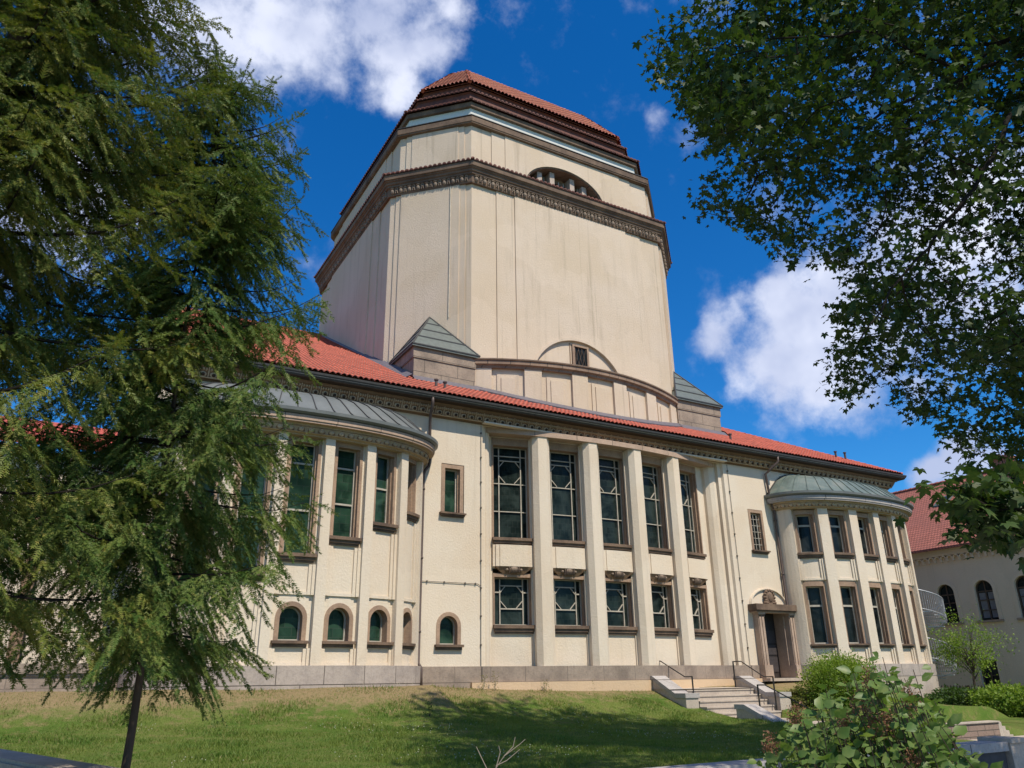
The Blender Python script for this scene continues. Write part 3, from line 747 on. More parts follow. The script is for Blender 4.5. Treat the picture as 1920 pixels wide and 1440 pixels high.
# ================================================================== tower (part of the building)
TC = (19.43, 35.98); HH = 8.48; CC = 5.58
def ring(s):     # chamfered square inset by s, counter-clockwise from front left
    h = HH-s; c = CC-.414*s
    return [(TC[0]-c, TC[1]-h), (TC[0]+c, TC[1]-h), (TC[0]+h, TC[1]-c), (TC[0]+h, TC[1]+c), (TC[0]+c, TC[1]+h), (TC[0]-c, TC[1]+h), (TC[0]-h, TC[1]+c), (TC[0]-h, TC[1]-c)]
def rloft(mb, pr): return mb.loft([[(x, y, z) for x, y in ring(s)] for s, z in pr], True)
def faces(s): r = ring(s); return [Surf([r[i], r[(i+1) % 8]]) for i in range(8)]
TW = MB(); rloft(TW, [(0, 9.3), (0, 21.9)])
tower = P(TW, 'tower_wall', M_PT())
def TP(mb, name, m, smooth=False):
    o = mb.build(name, m, tower, None, smooth); return o
# proud centre panels of the shaft
FS = faces(0); mb = MB()
nr, na = 2.68, 14.94-2.68          # segmental niche in the front face
for i, S_ in enumerate(FS):
    T_ = S_.T; a, b = (1.28, 2.26) if i % 2 == 0 else (.30, .58)
    if i == 0:
        S_.box(mb, a, T_-a, 9.3, 21.9, -.01, .055) if False else None
        uc = T_/2
        for (x0, of) in ((a, .055), (b, .11)):
            hole = (uc-2.43, uc+2.43, 13.0, 14.94)
            S_.wall(mb, x0, T_-x0, 9.3, 21.9, [hole], of)
            S_.quad(mb, x0, x0+.001, 9.3, 21.9, of)
            for uu in (x0, T_-x0): mb.add([(*S_.xy(uu, 0), 9.3), (*S_.xy(uu, of), 9.3), (*S_.xy(uu, of), 21.9), (*S_.xy(uu, 0), 21.9)], [(0, 1, 2, 3)])
            n = 20; an0 = math.asin(2.43/nr)
            for k in range(n):
                t0, t1 = -an0+2*an0*k/n, -an0+2*an0*(k+1)/n
                p, q = (uc+nr*sin(t0), na+nr*cos(t0)), (uc+nr*sin(t1), na+nr*cos(t1))
                mb.add([(*S_.xy(p[0], of), p[1]), (*S_.xy(q[0], of), q[1]), (*S_.xy(q[0], of), 14.94), (*S_.xy(p[0], of), 14.94)], [(0, 1, 2, 3)])
                mb.add([(*S_.xy(p[0], of), p[1]), (*S_.xy(q[0], of), q[1]), (*S_.xy(q[0], -.01), q[1]), (*S_.xy(p[0], -.01), p[1])], [(0, 1, 2, 3)])
    else:
        S_.box(mb, a, T_-a, 9.3, 21.9, -.01, .055); S_.box(mb, b, T_-b, 9.3, 21.9, -.01, .11)
TP(mb, 'wall_panel', M_PT())
mb = MB(); S_ = FS[0]; uc = S_.T/2; rs = []
for k in range(21):
    t = -an0+2*an0*k/20; rs.append([(*S_.xy(uc+(nr+d)*sin(t), o), na+(nr+d)*cos(t)) for d, o in ((-.06, 0), (-.06, .15), (.07, .15), (.07, 0))])
mb.loft(rs, True, True); TP(mb, 'niche_arch', M_PT())
# small window in the niche
ux = 19.56-13.85
mb = MB(); S_.box(mb, ux-.36, ux-.32+.02, 12.9, 14.6, -.01, .05); S_.box(mb, ux-.58, ux-.54, 12.9, 14.75, -.01, .03)
for a, b, c, d in ((ux-.46, ux-.36, 13.6, 14.62), (ux+.36, ux+.46, 13.6, 14.62), (ux-.46, ux+.46, 14.621, 14.71), (ux-.46, ux+.46, 13.52, 13.6)): S_.box(mb, a, b, c, d, -.01, .085)
wn_ = TP(mb, 'niche_window', M_FRAME())
mb = MB(); S_.quad(mb, ux-.355, ux+.355, 13.6, 14.62, .01); o = mb.build('pane', M_GLASSK(), tower)
mb = MB()
for k in range(-2, 3): S_.bar(mb, (ux+k*.2-.12, 13.62), (ux+k*.2+.12, 14.6), .018, .02, .045) if abs(k) < 2 else None
for k in range(-1, 2): S_.bar(mb, (ux+k*.2+.12, 13.62), (ux+k*.2-.12, 14.6), .018, .02, .043)
TP(mb, 'lattice', M_WOODB())
# egg cornice
mb = MB(); rloft(mb, [(0, 21.86), (-.13, 21.86), (-.15, 21.92), (-.16, 22.25), (-.24, 22.30), (-.24, 22.38), (-.30, 22.42), (-.31, 22.52), (-.37, 22.56), (-.37, 22.60), (-.43, 22.63), (-.44, 22.88), (-.30, 22.93), (.5, 23.2)])
cor = TP(mb, 'tower_cornice', M_DARK())
mb = MB()
for i, S_ in enumerate(faces(-.16)):
    u = .22
    while u < S_.T-.1:
        ax = np.array(S_.xy(u+.05))-np.array(S_.xy(u-.05)); dome(mb, (*S_.xy(u, 0), 22.07), .10, .10, .15, ax, 8, 3)
        dome(mb, (*S_.xy(u, 0), 22.22), .14, .12, .05, ax, 8, 2)
        v = u+.22; S_.bar(mb, (v-.05, 21.95), (v-.035, 22.25), .03, 0, .06); S_.bar(mb, (v+.05, 21.95), (v+.035, 22.25), .03, 0, .06); S_.bar(mb, (v-.05, 22.08), (v+.05, 22.08), .04, 0, .07)
        dome(mb, (*S_.xy(v, 0), 22.24), .07, .09, .04, ax, 6, 2)
        u += .44
mb.build('egg_moulding', M_CARV(), tower)
def tile_edge(s0, z0, s1, z1, m, r=.095, sp=.235, name='eaves_tile'):
    """row of roll tiles along every side, from (s0,z0) at the tip to (s1,z1) above"""
    mb = MB(); A, Bf = faces(s0), faces(s1)
    for S_, S2 in zip(A, Bf):
        n = int(S_.T/sp)
        for k in range(n+1):
            t = (k+.0)/n; p = S_.xy(t*S_.T); q = S2.xy(t*S2.T)
            d = (np.array(S_.xy(S_.T))-np.array(S_.xy(0)))/S_.T
            rs = []
            for (pp, z, rr) in ((p, z0, r), (q, z1, r*.85)):
                rs.append([(pp[0]+d[0]*rr*cos(a), pp[1]+d[1]*rr*cos(a), z+rr*1.1*sin(a)) for a in np.linspace(0, pi, 6)]+[(pp[0]-d[0]*rr*.7, pp[1]-d[1]*rr*.7, z+.01), (pp[0]+d[0]*rr*.7, pp[1]+d[1]*rr*.7, z+.01)])
            mb.loft(rs, True, True)
    rloft(mb, [(s0+.02, z0-.03), (s0+.02, z0+.012), (s1, z1+.012)])
    return mb.build(name, m, tower, None, False)
tile_edge(-.50, 22.90, .42, 23.32, M_TILED())
# upper stage
mb = MB(); FS2 = faces(.45)
for i, S_ in enumerate(FS2):
    if i == 0:
        uc = S_.T/2+.02; r, zs = 2.35, 23.25; rz = 1.53
        S_.wall(mb, 0, S_.T, 23.1, 25.62, [(uc-r, uc+r, 23.1, zs+rz)], 0); S_.archfill(mb, uc, r, zs, 0, rz, 20)
    else: S_.quad(mb, 0, S_.T, 23.1, 25.62)
st2 = mb.build('upper_wall', M_PT(), tower)
mb = MB(); S_ = FS2[0]
S_.archring(mb, uc, r-.001, r+.06, zs, -.7, .03, 20, rz/r)
S_.quad(mb, uc-r, uc+r, 23.2, zs+rz, -.72)
mb.build('lunette_recess', M_SAND(), tower)
for k, x in enumerate((-1.38, -.62, .62, 1.38)):
    mb = MB(); S_.box(mb, uc+x-.14, uc+x+.14, 23.2, zs+rz*math.sqrt(1-(abs(x)/r)**2)-.06, -.70, -.22); mb.build('lunette_pier', mat('pale_stone', (.46, .37, .30), .85), tower)
mb = MB(); S_.quad(mb, uc-1.9, uc+1.9, 23.2, 24.4, -.66); mb.build('pane', M_GLASSK(), tower)
mb = MB()
for x in np.arange(-1.8, 1.81, .3): S_.box(mb, uc+x-.03, uc+x+.03, 23.2, 24.5, -.60, -.56)
for z in (23.75, 24.15): S_.box(mb, uc-1.85, uc+1.85, z-.025, z+.025, -.60, -.565)
mb.build('glazing_bar', M_MULL(), tower)
for i, S_ in enumerate(FS2):
    mb = MB()
    if i == 0:
        for (a, of) in ((1.1, .05), (1.85, .09)):
            for (p, q) in ((a, uc-r-.055), (uc+r+.055, S_.T-a)): S_.box(mb, p, q, 23.1, 25.62, -.01, of)
            S_.wall(mb, uc-r-.06, uc+r+.06, zs+rz+.06, 25.62, [], of)
            n = 20
            for k in range(n):
                t0, t1 = pi*k/n, pi*(k+1)/n; R_, Rz = r+.06, rz+.06
                p, q = (uc-R_*cos(t0), zs+Rz*sin(t0)), (uc-R_*cos(t1), zs+Rz*sin(t1))
                mb.add([(*S_.xy(p[0], of), p[1]), (*S_.xy(q[0], of), q[1]), (*S_.xy(q[0], of), zs+Rz), (*S_.xy(p[0], of), zs+Rz)], [(0, 1, 2, 3)])
    else:
        a = 1.1 if i % 2 == 0 else .35
        S_.box(mb, a, S_.T-a, 23.1, 25.62, -.01, .05); S_.box(mb, a+(.75 if i % 2 == 0 else .3), S_.T-a-(.75 if i % 2 == 0 else .3), 23.1, 25.62, -.01, .09)
    mb.build('upper_wall_panel', M_PT(), tower)
mb = MB(); rloft(mb, [(.44, 25.6), (.25, 25.66), (.25, 25.72), (.22, 25.74), (.22, 26.02), (.27, 26.06)]); mb.build('string_course', M_DARK(), tower)
mb = MB(); rloft(mb, [(.26, 26.07), (.20, 26.07), (.20, 26.11), (.95, 26.22)]); mb.build('flashing', M_GUT(), tower)
mb = MB(); rloft(mb, [(.95, 26.2), (.95, 27.2)]); mb.build('attic_wall', M_PW(), tower)
mb = MB(); rloft(mb, [(.95, 27.13), (.80, 27.15), (.78, 27.40), (.9, 27.46)]); mb.build('attic_cornice', M_DARK(), tower)
tile_edge(.64, 27.46, 1.5, 27.85, M_TILED())
mb = MB(); rloft(mb, [(1.45, 27.8), (1.48, 28.55), (1.40, 28.62)]); mb.build('tier_wall', M_TILED(), tower)
tile_edge(1.30, 28.68, 2.1, 29.05, M_TILED())
mb = MB(); rloft(mb, [(2.0, 29.0), (1.92, 29.48), (1.85, 29.54)]); mb.build('tier_wall', M_TILED(), tower)
# crowning roof
T0, TZ0, TS = 1.74, 29.60, 1.29
for i in range(8):
    a, b = ring(T0)[i], ring(T0)[(i+1) % 8]
    if i in (3, 4, 5): continue
    ud = Vector((b[0]-a[0], b[1]-a[1], 0)); W = ud.length; ud.normalize(); nin = Vector((-ud.y, ud.x, 0)); sl = math.hypot(1, TS)
    tn = .414
    mx = 2.1*sl
    ex = .12
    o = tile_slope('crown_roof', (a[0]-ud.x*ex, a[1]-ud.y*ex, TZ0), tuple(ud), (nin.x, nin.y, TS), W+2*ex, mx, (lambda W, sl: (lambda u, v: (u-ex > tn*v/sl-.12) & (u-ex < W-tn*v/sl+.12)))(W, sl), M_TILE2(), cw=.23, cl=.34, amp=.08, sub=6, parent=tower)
    o.location = (0, 0, 0)
mb = MB(); t2 = T0+2.1
rloft(mb, [(T0+.02, TZ0-.06), (t2, TZ0+2.1*TS-.02)])
mb.loft([[(x, y, TZ0+2.1*TS-.02) for x, y in ring(t2)], [(TC[0]+(x-TC[0])*.1, TC[1]+(y-TC[1])*.1, TZ0+2.1*TS+1.6) for x, y in ring(t2)]], True, True)
mb.build('roof_deck', M_TILE2(), tower)
for i in range(8):
    mb = MB(); a, b = Vector((*ring(T0)[i], TZ0+.03)), Vector((*ring(t2)[i], TZ0+2.1*TS+.03))
    for k in range(9): p = a+(b-a)*(k/9); q = a+(b-a)*((k+1.15)/9); mb.tube([p, q], .11, 8, .08)
    mb.build('hip_tile', M_TILE2(), tower)
mb = MB()
S_ = FS[7]; u = S_.T-1.0
mb.tube([(*S_.xy(u, .14), 15), (*S_.xy(u, .14), 21.85)], .02, 5)
mb.build('lightning_conductor', mat('pale_cable', (.6, .52, .4), .6), tower)
# corner blocks with sheet metal pyramids
for sx in (-1, 1):
    mb = MB(); X = lambda a: TC[0]+sx*a
    def bx(a0, a1, y0, y1, z0, z1): mb.box(min(X(a0), X(a1)), max(X(a0), X(a1)), y0, y1, z0, z1)
    bx(5.55, 8.34, 27.15, 30.3, 9.6, 12.36); bx(5.53, 8.38, 27.11, 30.3, 12.36, 12.82)
    bx(5.53, 8.42, 27.07, 30.3, 10.6, 11.42)
    blk = P(mb, 'corner_block', M_BLOCK())
    mb = MB(); c = [(X(5.4), 27.0), (X(8.48), 27.0), (X(8.48), 30.2), (X(5.4), 30.2)]; ap = (X(7.0), 28.78, 15.15)
    mb.add([(x, y, 12.9) for x, y in c]+[ap], [(0, 1, 4), (1, 2, 4), (2, 3, 4), (3, 0, 4)]); mb.loft([[(x, y, 12.82) for x, y in c], [(x, y, 12.9) for x, y in c]], True, True)
    pr_ = P(mb, 'pyramid_roof', M_PYR())
    mb = MB()
    for q in (0, .27, .52, .76):
        c2 = [tuple(Vector((*p, 12.92)).lerp(Vector(ap), q)) for p in c]
        for a, b in zip(c2, c2[1:]+c2[:1]): mb.tube([a, b], .035, 4)
    for p in c: mb.tube([(*p, 12.9), ap], .045, 4)
    o = P(mb, 'roof_batten', M_GUT(), pr_); o.location = (0, 0, 0)
# bowed parapet in front of the tower
pw = Surf([(TC[0]+x, 27.3-1.45*(1-(abs(x)/5.56)**2)) for x in np.linspace(-5.56, 5.56, 60)], .3)
mb = MB(); pw.quad(mb, 0, pw.T, 9.6, 12.55, -.06); PT = pw.T; n = 6; wv_ = .78
cs = [wv_/2+(PT-wv_)*i/5 for i in range(6)]
for c in cs: pw.box(mb, c-wv_/2+.01, c+wv_/2-.01, 9.6, 12.5, -.07, .06)
for a, b in zip(cs, cs[1:]):
    p, q = a+wv_/2, b-wv_/2
    pw.box(mb, p+.22, q-.22, 9.6, 12.20, -.07, -.015); pw.box(mb, p+.40, q-.40, 9.6, 12.05, -.07, .025)
P(mb, 'parapet', M_PT())
mb = MB(); pw.prof(mb, 0, PT, [(-.08, 12.45), (.08, 12.45), (.10, 12.55), (.19, 12.60), (.19, 12.76), (.24, 12.78), (.24, 12.84), (-.1, 12.92), (-.9, 12.95)]); P(mb, 'parapet_coping', M_SAND())
mb = MB(); pts = []
for u in np.linspace(0, PT, 30):
    x, y = pw.xy(u, .07); pts.append((x, y, roofz(y)))
mb.loft([[(x, y, z+.02), (x, y-.25, z-.04), (x, y-.27, z+.02), (x, y-.02, z+.26), (x, y+.1, z+.28)] for x, y, z in pts], False)
for sx in (-1, 1):
    x0, x1 = sorted((TC[0]+sx*5.5, TC[0]+sx*8.42)); y = 27.06; z = roofz(y)
    mb.loft([[(x, y+.05, z+.26), (x, y-.02, z+.24), (x, y-.26, z-.02)] for x in (x0, x1)], False)
    xs = TC[0]+sx*8.44
    mb.loft([[(xs, y_, roofz(y_)+.3), (xs+sx*.02, y_, roofz(y_)+.28), (xs+sx*.38, y_, roofz(y_)+.05), (xs+sx*.40, y_, roofz(y_)-.1)] for y_ in (27.0, 29, 31, 35, 40)], False)
P(mb, 'roof_flashing', M_FLASH())

# ================================================================== neighbouring house
NX = 45.0
N_ = thing('neighbour_house', 'shaded pinkish house with arched windows and long dull red roof behind the spiral stair', 'building', (NX, 24, GZ))
Nf = Surf([(NX, 60), (NX, 2)])      # u runs toward the viewer; outward = -x
def ny(y): return 60-y
mb = MB(); WY = [32.0, 27.95, 25.72, 23.5, 21.3, 17.0]
hol = []
for y in WY: hol.append((ny(y)-.52, ny(y)+.52, 2.82, 4.97)); 
lowh = [(ny(26.4)-.5, ny(26.4)+.5, -1.0, .75), (ny(20.2)-.5, ny(20.2)+.5, -1.0, .9)]
Nf.wall(mb, 0, 58, GZ-.5, 7.1, hol+lowh)
for y in WY: Nf.archfill(mb, ny(y), .52, 4.45)
mb.box(NX+.02, NX+12, 59.9, 60, GZ, 7); mb.box(NX+.02, NX+12, 2, 2.1, GZ, 7)
mb.build('wall', M_PG(), N_).location = -WPOS[N_.name]
for y in WY:
    mb = MB(); u = ny(y)
    Nf.archring(mb, u, .51, .72, 4.45, -.3, .035)
    for s_ in (-1, 1): Nf.box(mb, u+s_*.615-.105, u+s_*.615+.105, 2.82, 4.45, -.3, .035)
    fr = mb.build('window', M_PG(), N_); fr.location = -WPOS[N_.name]
    mb = MB(); Nf.archpane(mb, u, .53, 2.82, 4.45, -.22); mb.build('pane', M_GLASSK(), fr)
    mb = MB(); Nf.box(mb, u-.03, u+.03, 2.85, 4.9, -.2, -.15)
    for z in (3.35, 3.9, 4.38): Nf.box(mb, u-.5, u+.5, z-.025-(.02 if z > 4.3 else 0), z+.025, -.2, -.16)
    Nf.archring(mb, u, .45, .52, 4.45, -.2, -.12)
    for s_ in (-1, 1): Nf.box(mb, u+s_*.485-.035, u+s_*.485+.035, 2.82, 4.45, -.2, -.12)
    mb.build('sash', M_WOODB(), fr)
    if y in (25.72, 23.5, 21.3):
        mb = MB()
        for s_ in (-1, 1): Nf.quad(mb, u+s_*.25-.18, u+s_*.25+.18, 2.95, 4.3, -.215)
        mb.build('curtain', mat('pale_curtain', (.20, .19, .20), .9), fr)
    mb = MB(); Nf.box(mb, u-.75, u+.75, 2.70, 2.82, -.3, .12); mb.build('sill', M_FRAME(), fr)
for a, b, c, d in lowh:
    mb = MB(); Nf.box(mb, a-.12, a, c, d, -.3, .03); Nf.box(mb, b, b+.12, c, d, -.3, .03); Nf.box(mb, a-.12, b+.12, d, d+.12, -.3, .032); fr = mb.build('cellar_window', M_PG(), N_); fr.location = -WPOS[N_.name]
    mb = MB(); Nf.quad(mb, a, b, c, d, -.2); mb.build('pane', M_GLASSK(), fr)
    mb = MB()
    for u in (a+.05, (a+b)/2, b-.05): Nf.box(mb, u-.03, u+.03, c, d, -.18, -.12)
    Nf.box(mb, a, b, c+.95, c+1.0, -.18, -.125); mb.build('sash', M_WOODB(), fr)
mb = MB(); Nf.box(mb, 0, 58, 6.55, 7.1, -.01, .16); u = 10.0
while u < 57:
    Nf.archring(mb, u, .13, .19, 6.36, 0, .16, 8); Nf.box(mb, u+.13, u+.25, 6.2, 6.36, 0, .14); u += .38
Nf.box(mb, 0, 58, 6.99, 7.12, .16, .3)
mb.build('corbel_frieze', M_PG(), N_).location = -WPOS[N_.name]
mb = MB(); mb.add([(NX-.45, 2, 7.02), (NX-.45, 60, 7.02), (NX+7, 60, 12.4), (NX+7, 2, 12.4)], [(0, 1, 2, 3)]); mb.add([(NX-.45, 2, 6.94), (NX-.45, 60, 6.94), (NX-.45, 60, 7.02), (NX-.45, 2, 7.02)], [(0, 1, 2, 3)])
mb.add([(NX+7, 2, 12.4), (NX+7, 60, 12.4), (NX+14, 60, 7), (NX+14, 2, 7)], [(0, 1, 2, 3)])
rf = mb.build('roof', M_SHING(), N_); rf.location = -WPOS[N_.name]
mb = MB()
for k in range(145): mb.tube([(NX+7, 2+k*.4, 12.45), (NX+7, 2.43+k*.4, 12.43)], .12, 6, .1)
mb.build('ridge_tile', M_SHING(), rf)
def rp(y, k, off=.05): return (NX-.45+7.45*k, y, 7.02+5.38*k+off)
for y, k in ((27.3, .30), (29.6, .60)):
    mb = MB(); mb.hexa([rp(y-.45, k, .02), rp(y+.45, k, .02), rp(y+.45, k+.13, .02), rp(y-.45, k+.13, .02), rp(y-.45, k, .12), rp(y+.45, k, .12), rp(y+.45, k+.13, .12), rp(y-.45, k+.13, .12)])
    s_ = mb.build('skylight', M_STEEL() if k < .5 else M_COP(), N_); s_.location = -WPOS[N_.name]
    mb = MB(); mb.add([rp(y-.36, k+.012, .128), rp(y+.36, k+.012, .128), rp(y+.36, k+.115, .128), rp(y-.36, k+.115, .128)], [(0, 1, 2, 3)]); mb.build('pane', M_STEEL() if k < .5 else M_GLASSK(), s_)
mb = MB(); Nf.box(mb, 0, 58, 6.88, 6.98, .38, .55); mb.build('gutter', M_SHING(), N_).location = -WPOS[N_.name]
mb = MB(); mb.box(NX+4.3, NX+5.4, 24.95, 25.95, 9.5, 12.45); mb.box(NX+4.2, NX+5.5, 24.85, 26.05, 12.45, 12.6)
ch = mb.build('chimney', M_STUC(), N_); ch.location = -WPOS[N_.name]
mb = MB()
for y in (25.2, 25.7): mb.tube([(NX+4.8, y, 12.55), (NX+4.8, y, 12.85)], .12, 8)
mb.tube([(NX+4.8, 25.45, 12.55), (NX+4.8, 25.45, 13.3)], .025, 5); mb.build('chimney_pot', M_STUC(), ch)

# ================================================================== spiral stair
SX, SY, SR = 40.35, 27.0, 1.45
sp = thing('spiral_staircase', 'outdoor steel spiral stair with curved railings beside the far bay', 'spiral staircase', (SX, SY, GZ))
mb = MB(); mb.tube([(SX, SY, GZ), (SX, SY, 5.8)], .07, 10); mb.build('centre_post', M_STEEL(), sp).location = -WPOS[sp.name]
pit = 2.42; z0 = -2.3; rail = []; bal = MB(); st = MB()
def sa(z): return -(z-z0)/pit*2*pi+2.1
z = z0
while z < 4.72:
    rail.append((SX+SR*cos(sa(z)), SY+SR*sin(sa(z)), z)); z += pit/80
mb = MB(); mb.tube(rail, .034, 6); mb.tube([(x, y, z-.95) for x, y, z in rail], .02, 5); mb.build('handrail', M_STEEL(), sp, smooth=True).location = -WPOS[sp.name]
for i in range(0, len(rail)): 
    x, y, z = rail[i]; bal.tube([(x, y, z-1.02), (x, y, z)], .014, 4)
    if i % 4 == 1: dome(bal, (x, y, z-.5), .03, .03, .05, (1, 0), 5, 2)
bal.build('railing', M_STEEL(), sp).location = -WPOS[sp.name]
for k in range(0, 41):
    z = z0-.98+k*pit/14; a0, a1 = sa(z+.95), sa(z+.95+pit/13)
    st.prism([(SX, SY), (SX+SR*cos(a1), SY+SR*sin(a1)), (SX+SR*cos(a0), SY+SR*sin(a0))], z, z+.035)
st.build('tread', M_STEEL(), sp).location = -WPOS[sp.name]

# ================================================================== terrain
def sm(x, a, b):
    t = np.clip((x-a)/(b-a), 0, 1); return t*t*(3-2*t)
def ground_z(x, y):
    x = np.asarray(x, float); y = np.asarray(y, float)
    edge = 22.95+1.75*sm(x, 10.2, 11.2)-1.75*sm(x, 27.8, 28.8)
    top = -.08-.20*sm(x, 10.5, 14.5)+.18*sm(x, 24.5, 27)-1.25*sm(x, 31, 36)
    d = np.maximum(0, edge-y)
    f = np.interp(d, [0, .5, 1.2, 2.2, 3.5, 6, 9, 14], [0, .12, .38, .72, .93, 1.06, 1.2, 1.32])
    z = top-f
    z = np.maximum(z, np.minimum(GZ+.02+.0*z, top)) if False else z
    return z+.012*np.sin(x*1.7+y*.9)+.015*np.sin(x*.63-y*1.3)
FW = 8.45      # front wall line
def inside_lawn(x, y):
    lw = .745-(y-7.53)*.284             # left wall line
    return (x > lw+.12) & (y > FW+.2) & (y < 25.2) & (x < 43)
nx, nyy = 260, 170
gx = np.linspace(-4, 43, nx); gy = np.linspace(FW+.1, 25.2, nyy); GX, GY = np.meshgrid(gx, gy)
lw = .745-(GY-7.53)*.284+.02
GX2 = lw+(GX-gx[0])/(gx[-1]-gx[0])*(43-lw)
GZ2 = ground_z(GX2, GY)
pathm = (GX2 > 20.75) & (GX2 < np.where(GY < 16.4, 22.2, 23.85)) & (GY < 22.3)
stairm = (GX2 > 20.8) & (GX2 < 23.7) & (GY >= 22.2) & (GY < 24.6)
GZ2 = np.where(stairm, GZ2-.9, GZ2); GZ2 = np.where(pathm, np.minimum(GZ2, GZ-.05), GZ2); GZ2 = np.where(GX2 > 30, np.minimum(GZ2, -1.1-.1*(GX2-30)/6), GZ2); GZ2 = np.where((GX2 > 22.2) & (GY < 14.7), GZ+.03, GZ2); GZ2 = np.where((GX2 > 22.2) & (GY >= 14.7) & (GY < 19), np.minimum(GZ2, -1.34-.25*sm(GX2, 24.7, 26.5)), GZ2)
idx = np.arange(nx*nyy).reshape(nyy, nx)
Fq = np.stack([idx[:-1, :-1], idx[:-1, 1:], idx[1:, 1:], idx[1:, :-1]], -1).reshape(-1, 4)
def lawn_mat(t, b, co):
    n = t.noise(co, .42, 4, .6); n2 = t.noise(co, 3.2, 5, .65); s_ = t.new('ShaderNodeSeparateXYZ', ins={0: co})
    dry = t.smooth(t.math('ADD', s_.outputs[2], t.math('MULTIPLY', t.math('SUBTRACT', n2, .5), .9)), -.75, -.25)
    c = t.mix(t.smooth(n, .35, .65), (.085, .15, .025), (.15, .185, .045))
    c = t.mix(t.math('MULTIPLY', t.smooth(n2, .48, .66), .6), c, (.24, .19, .085))
    c = t.mix(t.math('MULTIPLY', dry, .85), c, (.31, .22, .125))
    c = t.mix(t.math('MULTIPLY', t.smooth(t.noise(co, 11, 4, .7), .5, .7), .45), c, (.06, .07, .02)); t.set(b, 'Base Color', c)
    addbump(t, b, t.noise(co, 28, 4, .7), 1.0, .05)
lawn = fast_mesh('lawn', np.stack([GX2, GY, GZ2], -1).reshape(-1, 3), Fq, mat('turf', 0, .95, .05, build=lawn_mat)); tag(lawn, kind='structure')
def paving(t, b, co):
    s_ = t.new('ShaderNodeSeparateXYZ', ins={0: co}); v = t.new('ShaderNodeCombineXYZ', ins={0: s_.outputs[0], 1: s_.outputs[1]}).outputs[0]
    br = t.new('ShaderNodeTexBrick', ins={'Vector': v, 'Scale': 1, 'Mortar Size': .01, 'Brick Width': .5, 'Row Height': .5, 'Color1': (.30, .28, .26), 'Color2': (.26, .245, .23), 'Mortar': (.12, .11, .10)})
    t.set(b, 'Base Color', t.mix(.3, br.outputs[0], t.mix(t.noise(co, 2, 4), (.2, .19, .17), (.36, .34, .31))))
mb = MB(); mb.add([(-900, -900, GZ-.06), (900, -900, GZ-.06), (900, 900, GZ-.06), (-900, 900, GZ-.06)], [(0, 1, 2, 3)])
tag(mb.build('ground', mat('earth', (.12, .14, .05), .95)), kind='structure')
mb = MB(); mb.add([(-40, -12, GZ), (80, -12, GZ), (80, FW-.2, GZ), (-40, FW-.2, GZ)], [(0, 1, 2, 3)])
tag(mb.build('pavement', mat('paving', 0, .9, .1, build=paving)), kind='structure')
mb = MB(); mb.add([(20.6, FW+.3, GZ-.01), (22.3, FW+.3, GZ-.01), (22.3, 20.6, GZ-.01), (20.6, 20.6, GZ-.01)], [(0, 1, 2, 3)]); mb.add([(20.7, 20.4, -1.40), (23.9, 20.4, -1.40), (23.9, 22.2, -1.40), (20.7, 22.2, -1.40)], [(0, 1, 2, 3)])
tag(mb.build('garden_path', mat('paving', 0)), kind='structure')
mb = MB(); mb.add([(19.85, 23.3, -.33), (24.6, 23.3, -.33), (24.6, 25, -.30), (19.85, 25, -.30)], [(0, 1, 2, 3)]); mb.add([(24.6, 24.35, -.14), (28.4, 24.35, -.14), (28.4, 25, -.14), (24.6, 25, -.14)], [(0, 1, 2, 3)])
tag(mb.build('landing', M_STEP()), kind='structure')

# ================================================================== garden stairs
st1 = thing('garden_stairs', 'pale stone garden stairs rising to the side door between sloping cheek walls', 'stairs', (22.2, 23, -1.4))
def TPc(mb, name, m, par, label=None, smooth=False):
    o = mb.build(name, m, par, label, smooth)
    if par.type == 'EMPTY': o.location = -WPOS[par.name]
    return o
trd = [(23.27, -.36), (22.95, -.55), (22.63, -.73), (22.31, -.92), (21.99, -1.12), (21.67, -1.36)]
for (yy, z) in trd:
    mb = MB(); mb.box(20.55, 23.92, yy, yy+.40, z-.4, z-.045); mb.box(20.55, 23.92, yy-.03, yy+.40, z-.045, z); TPc(mb, 'step', M_STEP(), st1)
def cheek(par, x0, x1, pts, zb, name='cheek_wall', m=None):
    """pts = [(y,z)] of the top edge from high end to low end"""
    mb = MB(); n = len(pts); v = []
    for x in (x0, x1): v += [(x, y, z-.16) for y, z in pts]+[(x, y, zb) for y, z in pts[::-1]]
    k = 2*n; mb.add(v, [tuple(range(k)), tuple(range(k, 2*k))[::-1]]+[(i, (i+1) % k, k+(i+1) % k, k+i) for i in range(k)])
    o = TPc(mb, name, m or M_STEP(), par)
    mb = MB(); v = []; e = .04
    for x in (x0-e, x1+e): v += [(x, y+(e if i == 0 else -e if i == n-1 else 0), z) for i, (y, z) in enumerate(pts)]+[(x, y+(e if i == 0 else -e if i == n-1 else 0), z-.155) for i, (y, z) in list(enumerate(pts))[::-1]]
    mb.add(v, [tuple(range(k)), tuple(range(k, 2*k))[::-1]]+[(i, (i+1) % k, k+(i+1) % k, k+i) for i in range(k)])
    c = TPc(mb, 'coping', M_GREY(), o); return o
cheek(st1, 19.92, 20.50, [(24.72, .14), (24.36, .14), (23.15, -.46), (22.62, -.46)], -2.0)
cheek(st1, 23.95, 24.50, [(24.25, .10), (23.95, .10), (22.68, -.49), (22.05, -.49)], -2.0)
def handrail(par, x, top, posts):
    mb = MB(); mb.tube([(x, y, z) for y, z in top], .022, 6)
    for (y, z1, z0_) in posts: mb.box(x-.02, x+.02, y-.02, y+.02, z0_, z1)
    return TPc(mb, 'handrail', M_IRON(), par)
handrail(st1, 20.85, [(25.35, .68), (24.96, .68), (23.63, .09), (23.22, .09)], [(25.32, .68, -.33), (23.24, .09, -1.0)])
